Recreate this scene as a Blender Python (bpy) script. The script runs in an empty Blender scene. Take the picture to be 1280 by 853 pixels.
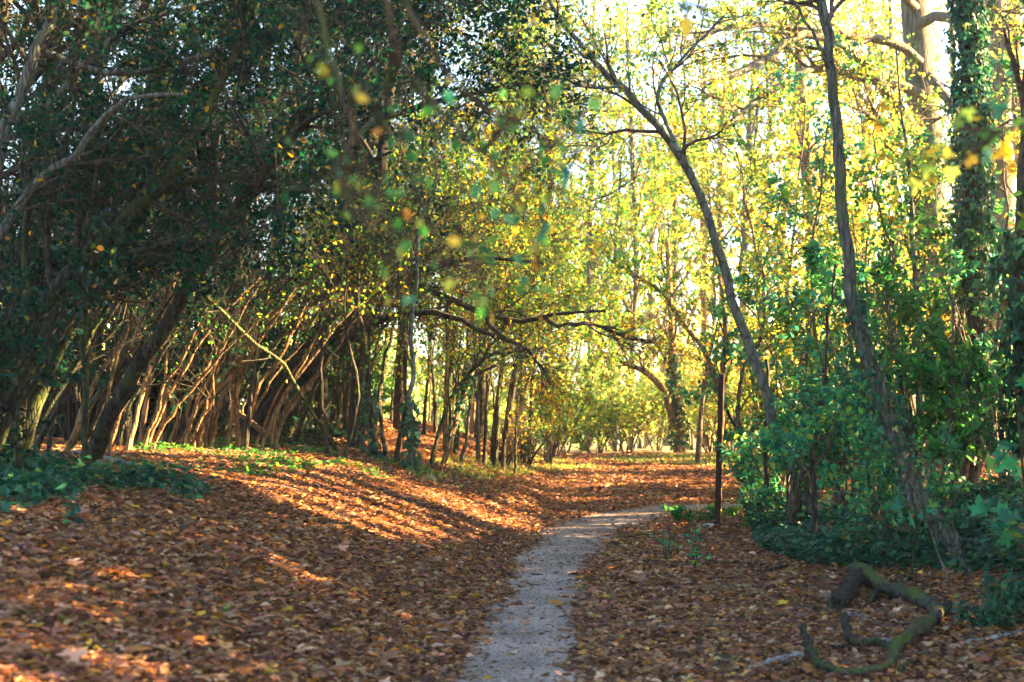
import bpy, math
import numpy as np

rng = np.random.default_rng(11)
PI = math.pi
C = bpy.context.scene.collection

# ------------------------------------------------------------------ camera model
F, CX, HY, CAMZ = 1777.8, 640.0, 500.0, 1.6      # photo pixels; level camera with a lens shift


def P(px, py, d):
    return np.array([(px - CX) / F * d, d, CAMZ - (py - HY) / F * d])


def to_px(p):
    d = np.maximum(p[:, 1], 0.3)
    return CX + p[:, 0] / d * F, HY + (CAMZ - p[:, 2]) / d * F


SUN_AZ, SUN_EL = math.radians(86), math.radians(22)
SUN = np.array([math.sin(SUN_AZ) * math.cos(SUN_EL), math.cos(SUN_AZ) * math.cos(SUN_EL), math.sin(SUN_EL)])


def sm(a, b, x):
    t = np.clip((x - a) / (b - a), 0, 1)
    return t * t * (3 - 2 * t)


# ------------------------------------------------------------------ value noise
_perm = np.random.default_rng(3).random((256, 256))


def noise2(x, y):
    xi = np.floor(x).astype(int)
    yi = np.floor(y).astype(int)
    fx, fy = x - xi, y - yi
    fx = fx * fx * (3 - 2 * fx)
    fy = fy * fy * (3 - 2 * fy)
    a = _perm[xi % 256, yi % 256]
    b = _perm[(xi + 1) % 256, yi % 256]
    c = _perm[xi % 256, (yi + 1) % 256]
    d = _perm[(xi + 1) % 256, (yi + 1) % 256]
    return (a * (1 - fx) + b * fx) * (1 - fy) + (c * (1 - fx) + d * fx) * fy


# ------------------------------------------------------------------ terrain
PATH = np.array([(-.25, -6), (-.2, 0), (-.12, 4), (0, 8.06), (.11, 9.8), (.27, 12), (.44, 14.2), (.70, 16.2), (1.0, 17.8),
                 (1.5, 19.2), (2.1, 20.3), (2.8, 20.9), (3.7, 21.2), (5, 21.3), (7, 21.6), (10, 22.3), (15, 24)])


def catmull(pts, n):
    pts = np.asarray(pts, float)
    q = np.vstack([2 * pts[0] - pts[1], pts, 2 * pts[-1] - pts[-2]])
    seg = np.linalg.norm(np.diff(pts[:, :3], axis=0), axis=1)
    cum = np.concatenate([[0], np.cumsum(seg)])
    u = np.linspace(0, cum[-1], n)
    i = np.clip(np.searchsorted(cum, u, side='right') - 1, 0, len(seg) - 1)
    t = ((u - cum[i]) / np.maximum(seg[i], 1e-9))[:, None]
    p0, p1, p2, p3 = q[i], q[i + 1], q[i + 2], q[i + 3]
    return 0.5 * (2 * p1 + (p2 - p0) * t + (2 * p0 - 5 * p1 + 4 * p2 - p3) * t * t + (3 * p1 - p0 - 3 * p2 + p3) * t ** 3)


PATHC = catmull(PATH, 160)
_pd = PATHC[np.linspace(0, 159, 80).astype(int)]


def path_dist(x, y):
    x, y = np.asarray(x, float), np.asarray(y, float)
    out = np.full(x.shape, 1e9)
    for a, b in zip(_pd[:-1], _pd[1:]):
        ab = b - a
        t = np.clip(((x - a[0]) * ab[0] + (y - a[1]) * ab[1]) / (ab @ ab), 0, 1)
        out = np.minimum(out, np.hypot(x - a[0] - t * ab[0], y - a[1] - t * ab[1]))
    return out


def path_x(y):
    return np.interp(y, PATHC[:115, 1], np.minimum(PATHC[:115, 0], 1.2))


def H(x, y):
    x, y = np.asarray(x, float), np.asarray(y, float)
    s = path_x(y) - 0.55 - x
    bank = 1.0 * (1 - np.exp(-np.clip(s, 0, 50) ** 1.35 / 2.3)) * sm(45, 27, y)
    bank = bank + 0.5 * sm(5, 14, s) * sm(60, 30, y)
    right = 0.42 * sm(2.6, 5.5, x - 0.02 * y) * sm(19.5, 16.5, y) + 0.25 * sm(5, 12, x) * sm(45, 24, y)
    far = 0.32 * sm(20, 31, y) - 0.5 * sm(33, 60, y)
    n = (noise2(x * .9 + 31, y * .9 + 7) - .5) * .07 + (noise2(x * 2.7 + 11, y * 2.7 + 3) - .5) * .03
    return bank + right + far + n * sm(.35, 1.4, np.abs(s + .55 - .0) if False else np.abs(s))


def hz(x, y):
    return float(H(np.array([x]), np.array([y]))[0])


def ground_at(px, py, dmin=5.0, dmax=60.0):
    d = np.arange(dmin, dmax, .02)
    x = (px - CX) / F * d
    z = CAMZ - (py - HY) / F * d
    k = np.nonzero(z <= H(x, d))[0]
    return float(d[k[0]]) if len(k) else dmax


# ------------------------------------------------------------------ gaps in the right-hand foliage that let the sun in
def in_poly(x, y, poly):
    poly = np.asarray(poly, float)
    res = np.zeros(x.shape, bool)
    j = len(poly) - 1
    for i in range(len(poly)):
        xi, yi = poly[i]
        xj, yj = poly[j]
        res ^= ((yi > y) != (yj > y)) & (x < (xj - xi) * (y - yi) / (yj - yi + 1e-12) + xi)
        j = i
    return res


LIT = [(150, 560), (240, 566), (330, 570), (430, 586), (560, 606), (640, 626), (668, 642), (655, 660), (620, 668), (575, 690),
       (520, 690), (440, 664), (380, 640), (330, 612), (240, 600), (170, 584)]
LIT2 = [(690, 584), (800, 580), (940, 588), (940, 606), (800, 612), (700, 602)]


def sun_open(p):
    """True where a leaf at p stands in one of the sun gaps."""
    h = np.full(len(p), .3)
    for _ in range(4):
        t = (p[:, 2] - h) / SUN[2]
        q = p - t[:, None] * SUN
        h = H(q[:, 0], np.clip(q[:, 1], 3, 80))
    ok = (q[:, 1] > 6) & (t > 0)
    X, Y = to_px(q)
    # streaks: stripes that run along the sun's direction
    across = q[:, 0] * SUN[1] - q[:, 1] * SUN[0]
    st = noise2(across * 3.3 + 50, across * 0 + .5)
    g = in_poly(X, Y, LIT) & ok & (st > .43)
    g |= in_poly(X, Y, LIT2) & ok & (st > .45)
    t = (p[:, 0] + 3.7) / SUN[0]
    q = p - t[:, None] * SUN
    st = noise2(q[:, 1] * 2.6 + 9, q[:, 2] * .9)
    tg = (p[:, 0] - 6.2) / SUN[0]
    qg = p - tg[:, None] * SUN
    sg = noise2(qg[:, 1] * 1.1 + 31, qg[:, 2] * .9 + 4)
    g |= (tg > .5) & (qg[:, 1] > 30) & (qg[:, 1] < 39) & (qg[:, 2] > .2) & (qg[:, 2] < 4.2) & (sg > .36)
    g |= (t > .8) & (q[:, 1] > 16.2) & (q[:, 1] < 19.4) & (q[:, 2] > .6) & (q[:, 2] < 2.7) & (st > .30)
    return g


# ------------------------------------------------------------------ materials
def new_mat(name):
    m = bpy.data.materials.new(name)
    m.use_nodes = True
    m.node_tree.nodes.clear()
    nt = m.node_tree
    out = nt.nodes.new('ShaderNodeOutputMaterial')
    return m, nt, out


def N(nt, kind, **kw):
    n = nt.nodes.new(kind)
    for k, v in kw.items():
        if k in n.inputs:
            n.inputs[k].default_value = v
        else:
            setattr(n, k, v)
    return n


def ramp(nt, stops):
    r = nt.nodes.new('ShaderNodeValToRGB')
    e = r.color_ramp.elements
    while len(e) < len(stops):
        e.new(.5)
    for i, (p, c) in enumerate(stops):
        e[i].position = p
        e[i].color = (*c, 1)
    return r


def leaf_mat(name, trans=.45, rough=.5, spec=.35):
    m, nt, out = new_mat(name)
    at = N(nt, 'ShaderNodeAttribute', attribute_name='Col')
    pr = N(nt, 'ShaderNodeBsdfPrincipled', Roughness=rough)
    pr.inputs['Specular IOR Level'].default_value = spec
    nt.links.new(at.outputs['Color'], pr.inputs['Base Color'])
    if trans > 0:
        hs = N(nt, 'ShaderNodeHueSaturation', Saturation=1.04, Value=1.5)
        nt.links.new(at.outputs['Color'], hs.inputs['Color'])
        tr = N(nt, 'ShaderNodeBsdfTranslucent')
        nt.links.new(hs.outputs['Color'], tr.inputs['Color'])
        mx = N(nt, 'ShaderNodeMixShader', Fac=trans)
        nt.links.new(pr.outputs[0], mx.inputs[1])
        nt.links.new(tr.outputs[0], mx.inputs[2])
        nt.links.new(mx.outputs[0], out.inputs['Surface'])
    else:
        nt.links.new(pr.outputs[0], out.inputs['Surface'])
    return m


def bark_mat(name, dark, light, moss=None, moss_amt=.4, scale=14., stretch=.16, bump=1., top=False):
    m, nt, out = new_mat(name)
    tc = N(nt, 'ShaderNodeTexCoord')
    mp = N(nt, 'ShaderNodeMapping')
    mp.inputs['Scale'].default_value = (scale, scale, scale * stretch)
    nt.links.new(tc.outputs['Object'], mp.inputs['Vector'])
    n1 = N(nt, 'ShaderNodeTexNoise', Scale=1.6, Detail=6., Roughness=.65)
    nt.links.new(mp.outputs[0], n1.inputs['Vector'])
    r1 = ramp(nt, [(.38, dark), (.64, light)])
    nt.links.new(n1.outputs['Fac'], r1.inputs[0])
    col = r1.outputs[0]
    fz = N(nt, 'ShaderNodeTexVoronoi', Scale=1.1, feature='DISTANCE_TO_EDGE')
    wn = N(nt, 'ShaderNodeTexNoise', Scale=.9, Detail=3.)
    nt.links.new(mp.outputs[0], wn.inputs['Vector'])
    wm = N(nt, 'ShaderNodeMixRGB', blend_type='ADD', Fac=.9)
    nt.links.new(mp.outputs[0], wm.inputs['Color1'])
    nt.links.new(wn.outputs['Color'], wm.inputs['Color2'])
    nt.links.new(wm.outputs[0], fz.inputs['Vector'])
    fr_ = ramp(nt, [(.0, (.38, .37, .36)), (.14, (1, 1, 1))])
    nt.links.new(fz.outputs['Distance'], fr_.inputs[0])
    fm = N(nt, 'ShaderNodeMixRGB', blend_type='MULTIPLY', Fac=1.)
    nt.links.new(col, fm.inputs['Color1'])
    nt.links.new(fr_.outputs[0], fm.inputs['Color2'])
    col = fm.outputs[0]
    if moss:
        n2 = N(nt, 'ShaderNodeTexNoise', Scale=2.6, Detail=5., Roughness=.7)
        nt.links.new(tc.outputs['Object'], n2.inputs['Vector'])
        r2 = ramp(nt, [(.62 - moss_amt * .4, (0, 0, 0)), (.72 - moss_amt * .25, (1, 1, 1))])
        nt.links.new(n2.outputs['Fac'], r2.inputs[0])
        mx = N(nt, 'ShaderNodeMixRGB')
        fac = r2.outputs[0]
        if top:          # moss sits on the upper side
            ge = N(nt, 'ShaderNodeNewGeometry')
            sx = N(nt, 'ShaderNodeSeparateXYZ')
            nt.links.new(ge.outputs['Normal'], sx.inputs[0])
            mr = N(nt, 'ShaderNodeMapRange')
            mr.inputs['From Min'].default_value = -.1
            mr.inputs['From Max'].default_value = .6
            nt.links.new(sx.outputs['Z'], mr.inputs['Value'])
            mm = N(nt, 'ShaderNodeMath', operation='MULTIPLY')
            nt.links.new(mr.outputs[0], mm.inputs[0])
            nt.links.new(fac, mm.inputs[1])
            fac = mm.outputs[0]
        nt.links.new(fac, mx.inputs['Fac'])
        nt.links.new(col, mx.inputs['Color1'])
        mx.inputs['Color2'].default_value = (*moss, 1)
        col = mx.outputs[0]
    pr = N(nt, 'ShaderNodeBsdfPrincipled', Roughness=.85)
    pr.inputs['Specular IOR Level'].default_value = .2
    nt.links.new(col, pr.inputs['Base Color'])
    bp = N(nt, 'ShaderNodeBump', Strength=bump, Distance=.035)
    hm = N(nt, 'ShaderNodeMath', operation='MULTIPLY')
    nt.links.new(n1.outputs['Fac'], hm.inputs[0])
    nt.links.new(fr_.outputs[0], hm.inputs[1])
    nt.links.new(hm.outputs[0], bp.inputs['Height'])
    nt.links.new(bp.outputs[0], pr.inputs['Normal'])
    nt.links.new(pr.outputs[0], out.inputs['Surface'])
    return m


def ground_mat(name, stops, scale, rough=.9, second=None, bump=.5, field=None):
    m, nt, out = new_mat(name)
    tc = N(nt, 'ShaderNodeTexCoord')
    v = N(nt, 'ShaderNodeTexVoronoi', Scale=scale)
    nt.links.new(tc.outputs['Object'], v.inputs['Vector'])
    sp = N(nt, 'ShaderNodeSeparateColor')
    nt.links.new(v.outputs['Color'], sp.inputs[0])
    r = ramp(nt, stops)
    nt.links.new(sp.outputs[0], r.inputs[0])
    n2 = N(nt, 'ShaderNodeTexNoise', Scale=1.7, Detail=6.)
    nt.links.new(tc.outputs['Object'], n2.inputs['Vector'])
    r2 = ramp(nt, [(.34, (.55, .53, .5)), (.64, (1.2, 1.16, 1.12))])
    nt.links.new(n2.outputs['Fac'], r2.inputs[0])
    mx = N(nt, 'ShaderNodeMixRGB', blend_type='MULTIPLY', Fac=1.)
    nt.links.new(r.outputs[0], mx.inputs['Color1'])
    nt.links.new(r2.outputs[0], mx.inputs['Color2'])
    if field:
        sx = N(nt, 'ShaderNodeSeparateXYZ')
        nt.links.new(tc.outputs['Object'], sx.inputs[0])
        mr = N(nt, 'ShaderNodeMapRange')
        mr.inputs['From Min'].default_value = 33
        mr.inputs['From Max'].default_value = 46
        nt.links.new(sx.outputs['Y'], mr.inputs['Value'])
        m2 = N(nt, 'ShaderNodeMixRGB')
        nt.links.new(mr.outputs[0], m2.inputs['Fac'])
        nt.links.new(mx.outputs[0], m2.inputs['Color1'])
        m2.inputs['Color2'].default_value = (*field, 1)
        mx = m2
    pr = N(nt, 'ShaderNodeBsdfPrincipled', Roughness=rough)
    pr.inputs['Specular IOR Level'].default_value = .25
    nt.links.new(mx.outputs[0], pr.inputs['Base Color'])
    bp = N(nt, 'ShaderNodeBump', Strength=bump, Distance=.03)
    nt.links.new(v.outputs['Distance'], bp.inputs['Height'])
    nt.links.new(bp.outputs[0], pr.inputs['Normal'])
    nt.links.new(pr.outputs[0], out.inputs['Surface'])
    return m


M_LEAF = leaf_mat('living_leaf', .5, .6, .10)
M_GLOSSY = leaf_mat('glossy_leaf', .30, .42, .22)
M_LITTER = leaf_mat('fallen_leaf', .28, .6, .12)
M_GRASS = leaf_mat('grass_blade', .35, .55)
B_GREEN = bark_mat('bark_algae', (.020, .024, .016), (.058, .064, .044), (.06, .085, .022), .45)
B_GREY = bark_mat('bark_grey', (.062, .074, .066), (.17, .195, .17), (.08, .11, .06), .25, 18.)
B_SMOOTH = bark_mat('bark_smooth_grey', (.080, .098, .090), (.16, .19, .175), (.075, .105, .065), .25, 9., .5, .25)
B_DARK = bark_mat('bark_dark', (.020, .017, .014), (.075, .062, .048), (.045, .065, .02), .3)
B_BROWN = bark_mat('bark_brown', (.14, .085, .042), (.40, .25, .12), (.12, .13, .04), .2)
B_OAK = bark_mat('bark_oak', (.075, .075, .06), (.21, .21, .17), (.11, .125, .07), .3, 22., .08, 1.)
B_TWIG = bark_mat('twig_bark', (.07, .055, .042), (.17, .135, .105), None, 0, 10., 1., .1)
B_MOSS = bark_mat('bark_moss', (.025, .022, .018), (.13, .12, .10), (.075, .105, .018), .55, 24., .4, 1., True)
B_DTWIG = bark_mat('dark_twig_bark', (.026, .026, .018), (.075, .068, .048), None, 0, 10., 1., .1)
B_DEAD = bark_mat('bark_dead_grey', (.14, .13, .12), (.36, .34, .32), None, 0, 16., .3, .4)
M_POST = bark_mat('post_wood', (.026, .014, .010), (.062, .034, .024), None, 0, 30., .05, .35)
M_STONE = bark_mat('pale_stone', (.42, .41, .40), (.68, .67, .66), None, 0, 9., 1., .3)
M_YSTONE = bark_mat('mossy_stone', (.22, .19, .09), (.42, .36, .16), (.14, .16, .04), .4, 9., 1., .4)


# ------------------------------------------------------------------ mesh helpers
class MB:
    """collects arrays of vertices and faces for ONE mesh object"""

    def __init__(s):
        s.v, s.f, s.c, s.mi, s.sm, s.n = [], [], [], [], [], 0

    def add(s, v, f, col=None, mi=0, smooth=False):
        v = np.asarray(v, float).reshape(-1, 3)
        f = np.asarray(f, int)
        if len(v) == 0 or len(f) == 0:
            return
        s.v.append(v)
        s.f.append(f + s.n)
        s.mi.append(np.full(len(f), mi))
        s.sm.append(np.full(len(f), smooth))
        s.c.append(np.broadcast_to(np.asarray(col if col is not None else (.2, .2, .2), float), (len(v), 3)))
        s.n += len(v)

    def build(s, name, mats, parent=None, origin=(0, 0, 0)):
        me = bpy.data.meshes.new(name)
        v = np.vstack(s.v) - np.asarray(origin, float)
        me.vertices.add(len(v))
        me.vertices.foreach_set('co', v.astype(np.float32).ravel())
        lv = np.concatenate([f.ravel() for f in s.f])
        tot = np.concatenate([np.full(len(f), f.shape[1]) for f in s.f])
        start = np.concatenate([[0], np.cumsum(tot)[:-1]])
        me.loops.add(len(lv))
        me.loops.foreach_set('vertex_index', lv.astype(np.int32))
        me.polygons.add(len(tot))
        me.polygons.foreach_set('loop_start', start.astype(np.int32))
        me.polygons.foreach_set('material_index', np.concatenate(s.mi).astype(np.int32))
        me.polygons.foreach_set('use_smooth', np.concatenate(s.sm))
        ca = me.color_attributes.new('Col', 'FLOAT_COLOR', 'POINT')
        c = np.hstack([np.vstack(s.c), np.ones((len(v), 1))])
        ca.data.foreach_set('color', c.astype(np.float32).ravel())
        for m in (mats if isinstance(mats, (list, tuple)) else [mats]):
            me.materials.append(m)
        me.update(calc_edges=True)
        o = bpy.data.objects.new(name, me)
        C.objects.link(o)
        if parent is not None:
            o.parent = parent
        else:
            o.location = origin
        return o


def tag(o, label, cat, group=None, kind=None):
    o['label'] = label
    o['category'] = cat
    if group:
        o['group'] = group
    if kind:
        o['kind'] = kind
    return o


def thing(name, label, cat, loc, group=None):
    o = bpy.data.objects.new(name, None)
    o.empty_display_size = .2
    o.location = [float(a) for a in loc]
    C.objects.link(o)
    return tag(o, label, cat, group)


def nrm(a):
    return a / np.maximum(np.linalg.norm(a, axis=-1, keepdims=True), 1e-9)


def tubes(Pn, R, sides=5, rough=0.):
    """Pn (n,m,3), R (n,m) -> verts, quads of n open tubes with pointed ends"""
    n, m, _ = Pn.shape
    T = np.empty_like(Pn)
    T[:, 1:-1] = Pn[:, 2:] - Pn[:, :-2]
    T[:, 0] = Pn[:, 1] - Pn[:, 0]
    T[:, -1] = Pn[:, -1] - Pn[:, -2]
    T = nrm(T)
    mean = nrm(Pn[:, -1] - Pn[:, 0])
    ref = np.where((np.abs(mean[:, 2:3]) < .8), np.array([[0, 0, 1.]]), np.array([[1., 0, 0]]))
    U = nrm(np.cross(T, ref[:, None, :]))
    V = np.cross(T, U)
    a = np.arange(sides) / sides * 2 * PI
    rr = R[:, :, None] * (1 + rough * (rng.random((n, m, sides)) - .5))
    ring = Pn[:, :, None, :] + rr[..., None] * (np.cos(a)[None, None, :, None] * U[:, :, None, :] + np.sin(a)[None, None, :, None] * V[:, :, None, :])
    v = ring.reshape(-1, 3)
    i, j, k = np.meshgrid(np.arange(n), np.arange(m - 1), np.arange(sides), indexing='ij')
    b = i * m * sides + j * sides
    k2 = (k + 1) % sides
    f = np.stack([b + k, b + k2, b + sides + k2, b + sides + k], -1).reshape(-1, 4)
    return v, f


def caps(Pn, R, sides):
    return None


def curve(pts, n=16, wob=0.):
    """pts rows (x,y,z,radius) -> polyline (1,n,3), radii (1,n)"""
    q = catmull(np.asarray(pts, float), n)
    p = q[:, :3].copy()
    if wob:
        p[1:-1] += rng.normal(0, 1, (n - 2, 3)) * wob
    return p[None], np.maximum(q[:, 3], .002)[None]


def pxcurve(rows, n=16, wob=0.):
    """rows (px, py, depth, width_px)"""
    pts = [(*P(a, b, d), w * d / F / 2) for a, b, d, w in rows]
    return curve(pts, n, wob)


def grow(Pn, R, k, L, spread=(.5, 1.1), up=.15, m=5, wander=.16, t=(.25, 1.), rr=.5, rmin=.002, keep=None, flat=0.):
    """children of every polyline: k each"""
    n, mm, _ = Pn.shape
    idx = np.repeat(np.arange(n), k)
    if keep is not None:
        idx = idx[rng.random(len(idx)) < keep]
    q = len(idx)
    tt = rng.uniform(t[0], t[1], q)
    u = tt * (mm - 1)
    a = np.clip(u.astype(int), 0, mm - 2)
    fr = (u - a)[:, None]
    pos = Pn[idx, a] * (1 - fr) + Pn[idx, a + 1] * fr
    tan = nrm(Pn[idx, a + 1] - Pn[idx, a])
    rad = R[idx, a] * (1 - fr[:, 0]) + R[idx, a + 1] * fr[:, 0]
    rnd = rng.normal(0, 1, (q, 3))
    rnd[:, 2] *= 1 - flat
    perp = nrm(rnd - (rnd * tan).sum(1, keepdims=True) * tan)
    sp = rng.uniform(*spread, q)[:, None]
    d = nrm(tan * np.cos(sp) + perp * np.sin(sp) + np.array([0, 0, up]))
    ln = L * rng.uniform(.55, 1.25, q) * (1.15 - .5 * tt)
    step = (ln / (m - 1))[:, None]
    out = np.empty((q, m, 3))
    out[:, 0] = pos
    for s in range(1, m):
        d = nrm(d + rng.normal(0, wander, (q, 3)) + np.array([0, 0, up * .25]))
        out[:, s] = out[:, s - 1] + d * step
    r0 = np.maximum(rad * rr, rmin)
    rad2 = r0[:, None] * np.linspace(1, .3, m)[None]
    return out, np.maximum(rad2, rmin * .5)


# leaf outlines: (across, along, up), faces
def tmpl(kind):
    if kind == 'diamond':
        return np.array([(0, 0, 0), (.34, .45, .07), (0, 1, -.06), (-.34, .45, .07)]), np.array([(0, 1, 2), (0, 2, 3)])
    if kind == 'oval':
        return np.array([(0, 0, 0), (.27, .25, .06), (.30, .62, .06), (0, 1, -.1), (-.30, .62, .06), (-.27, .25, .06)]), \
            np.array([(0, 1, 2, 3), (0, 3, 4, 5)])
    if kind == 'long':
        return np.array([(0, 0, 0), (.15, .25, .05), (.17, .6, .03), (0, 1, -.12), (-.17, .6, .03), (-.15, .25, .05)]), \
            np.array([(0, 1, 2, 3), (0, 3, 4, 5)])
    if kind == 'ivy':
        return np.array([(0, 0, 0), (.36, -.12, .03), (.42, .28, .05), (.2, .5, .02), (0, 1, -.06), (-.2, .5, .02), (-.42, .28, .05), (-.36, -.12, .03)]), \
            np.array([(0, 1, 2, 3), (0, 3, 4, 5), (0, 5, 6, 7)])
    if kind == 'maple':
        o = [(.10, .0), (.44, -.12), (.36, .12), (.62, .40), (.40, .40), (.34, .52), (.16, .46), (.2, .74), (0, 1.05)]
        o = [(x, y) for x, y in o] + [(-x, y) for x, y in o[-2::-1]]
        v = [(0, .28, 0)] + [(x, y, .05 - .14 * (x * x + (y - .3) ** 2)) for x, y in o]
        f = [(0, i, i + 1) for i in range(1, len(v) - 1)] + [(0, len(v) - 1, 1)]
        return np.array(v), np.array(f)
    if kind == 'blade':
        return np.array([(.035, 0, 0), (-.035, 0, 0), (-.03, .55, .05), (0, 1, .22), (.03, .55, .05)]), None


def leaves(pos, axis, normal, size, kind, col):
    T, f = tmpl(kind)
    n = len(pos)
    axis = nrm(axis)
    side = nrm(np.cross(axis, normal))
    nn = np.cross(side, axis)
    curl = rng.uniform(.2, 2.2, n)[:, None, None]
    v = pos[:, None, :] + size[:, None, None] * (T[None, :, 0:1] * side[:, None] + T[None, :, 1:2] * axis[:, None] + curl * T[None, :, 2:3] * nn[:, None])
    ff = (f[None] + (np.arange(n) * len(T))[:, None, None]).reshape(-1, f.shape[1])
    cc = np.repeat(col, len(T), 0)
    return v.reshape(-1, 3), ff, cc


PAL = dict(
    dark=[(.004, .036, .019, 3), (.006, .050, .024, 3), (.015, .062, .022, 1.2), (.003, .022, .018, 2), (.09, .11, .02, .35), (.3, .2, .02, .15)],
    ivy=[(.016, .085, .050, 3), (.026, .115, .060, 3), (.055, .17, .06, 1.4), (.010, .055, .034, 2), (.22, .24, .05, .12), (.26, .14, .07, .12)],
    teal=[(.036, .22, .120, 3), (.060, .27, .120, 3), (.12, .32, .08, 2.4), (.024, .14, .095, 2), (.26, .38, .05, .8)],
    green=[(.035, .15, .035, 3), (.055, .20, .04, 3), (.10, .25, .035, 1.6), (.022, .10, .04, 2), (.26, .30, .03, .5)],
    laurel=[(.03, .17, .035, 3), (.05, .23, .045, 3), (.022, .11, .04, 2), (.12, .28, .04, .8)],
    lime=[(.17, .28, .06, 3), (.28, .33, .06, 3), (.08, .20, .05, 2.6), (.52, .43, .06, 1.6)],
    gold=[(.56, .46, .06, 2.6), (.60, .40, .05, 1.2), (.38, .40, .06, 2.4), (.18, .30, .06, 2.6), (.08, .20, .05, 1.2), (.5, .24, .04, .5)],
    mixed=[(.12, .26, .035, 3), (.05, .18, .04, 2.4), (.36, .38, .04, 2), (.55, .42, .03, 1.2), (.5, .22, .02, .3)],
    amber=[(.52, .32, .03, 3), (.42, .18, .02, 1), (.55, .42, .03, 2.5), (.22, .12, .04, .7), (.2, .26, .03, 1.6)],
    pale=[(.30, .42, .12, 3), (.50, .52, .14, 3), (.60, .52, .12, 2), (.22, .38, .14, 2)],
    litter=[(0.190, 0.091, 0.050, 3.2), (0.260, 0.135, 0.076, 3), (0.110, 0.052, 0.030, 2.6), (0.350, 0.186, 0.100, 2.4), (0.450, 0.288, 0.176, 1.6), (0.340, 0.149, 0.040, 1.8),
            (0.550, 0.335, 0.040, 0.28), (0.400, 0.158, 0.024, 0.6), (0.085, 0.042, 0.028, 1.8), (0.140, 0.167, 0.040, 0.07)],
)


def pick(pal, n, jit=.22):
    a = np.array(PAL[pal])
    k = rng.choice(len(a), n, p=a[:, 3] / a[:, 3].sum())
    return np.clip(a[k, :3] * (1 + rng.normal(0, jit, (n, 1))) * (1 + rng.normal(0, jit * .4, (n, 3))), .004, .9)


def leafset(mb, tw, per, size, kind, pal, mi=1, up=.45, gap=True, droop=.25, off=.03, clump=True):
    """leaves along the polylines tw (n,m,3)"""
    n, m, _ = tw.shape
    if clump:      # some twigs are full, some bare
        cnt = rng.poisson(np.maximum(per * rng.gamma(.75, 1 / .75, n), 0))
    else:
        cnt = np.full(n, int(per))
    idx = np.repeat(np.arange(n), cnt)
    if len(idx) == 0:
        return
    q = len(idx)
    u = rng.uniform(.15, 1., q) * (m - 1)
    a = np.clip(u.astype(int), 0, m - 2)
    fr = (u - a)[:, None]
    pos = tw[idx, a] * (1 - fr) + tw[idx, a + 1] * fr + rng.normal(0, off, (q, 3))
    if gap:
        k = ~(sun_open(pos) & (rng.random(q) < .985))
        idx, pos, a = idx[k], pos[k], a[k]
        q = len(idx)
        if q == 0:
            return
    tan = nrm(tw[idx, a + 1] - tw[idx, a])
    ax = nrm(tan * .6 + rng.normal(0, .6, (q, 3)) - np.array([0, 0, droop]))
    nn = nrm(rng.normal(0, .55, (q, 3)) + np.array([0, 0, up]))
    sz = size * rng.uniform(.6, 1.3, q)
    mb.add(*leaves(pos, ax, nn, sz, kind, pick(pal, q)), mi=mi)


def addt(mb, Pn, R, sides, mi=0, gap=False, rough=0.):
    if gap:
        k = ~(sun_open(Pn.mean(1)) | sun_open(Pn[:, -1]))
        Pn, R = Pn[k], R[k]
    if len(Pn):
        mb.add(*tubes(Pn, R, sides, rough), mi=mi, smooth=True)


# ------------------------------------------------------------------ trees and shrubs
def part(name, Pn, R, mat, root, sides=8, rough=.0, mats=None):
    mb = MB()
    mb.add(*tubes(Pn, R, sides, rough), smooth=True)
    # close the thick end and the thin end
    return mb.build(name, mat, root, root.location)


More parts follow.
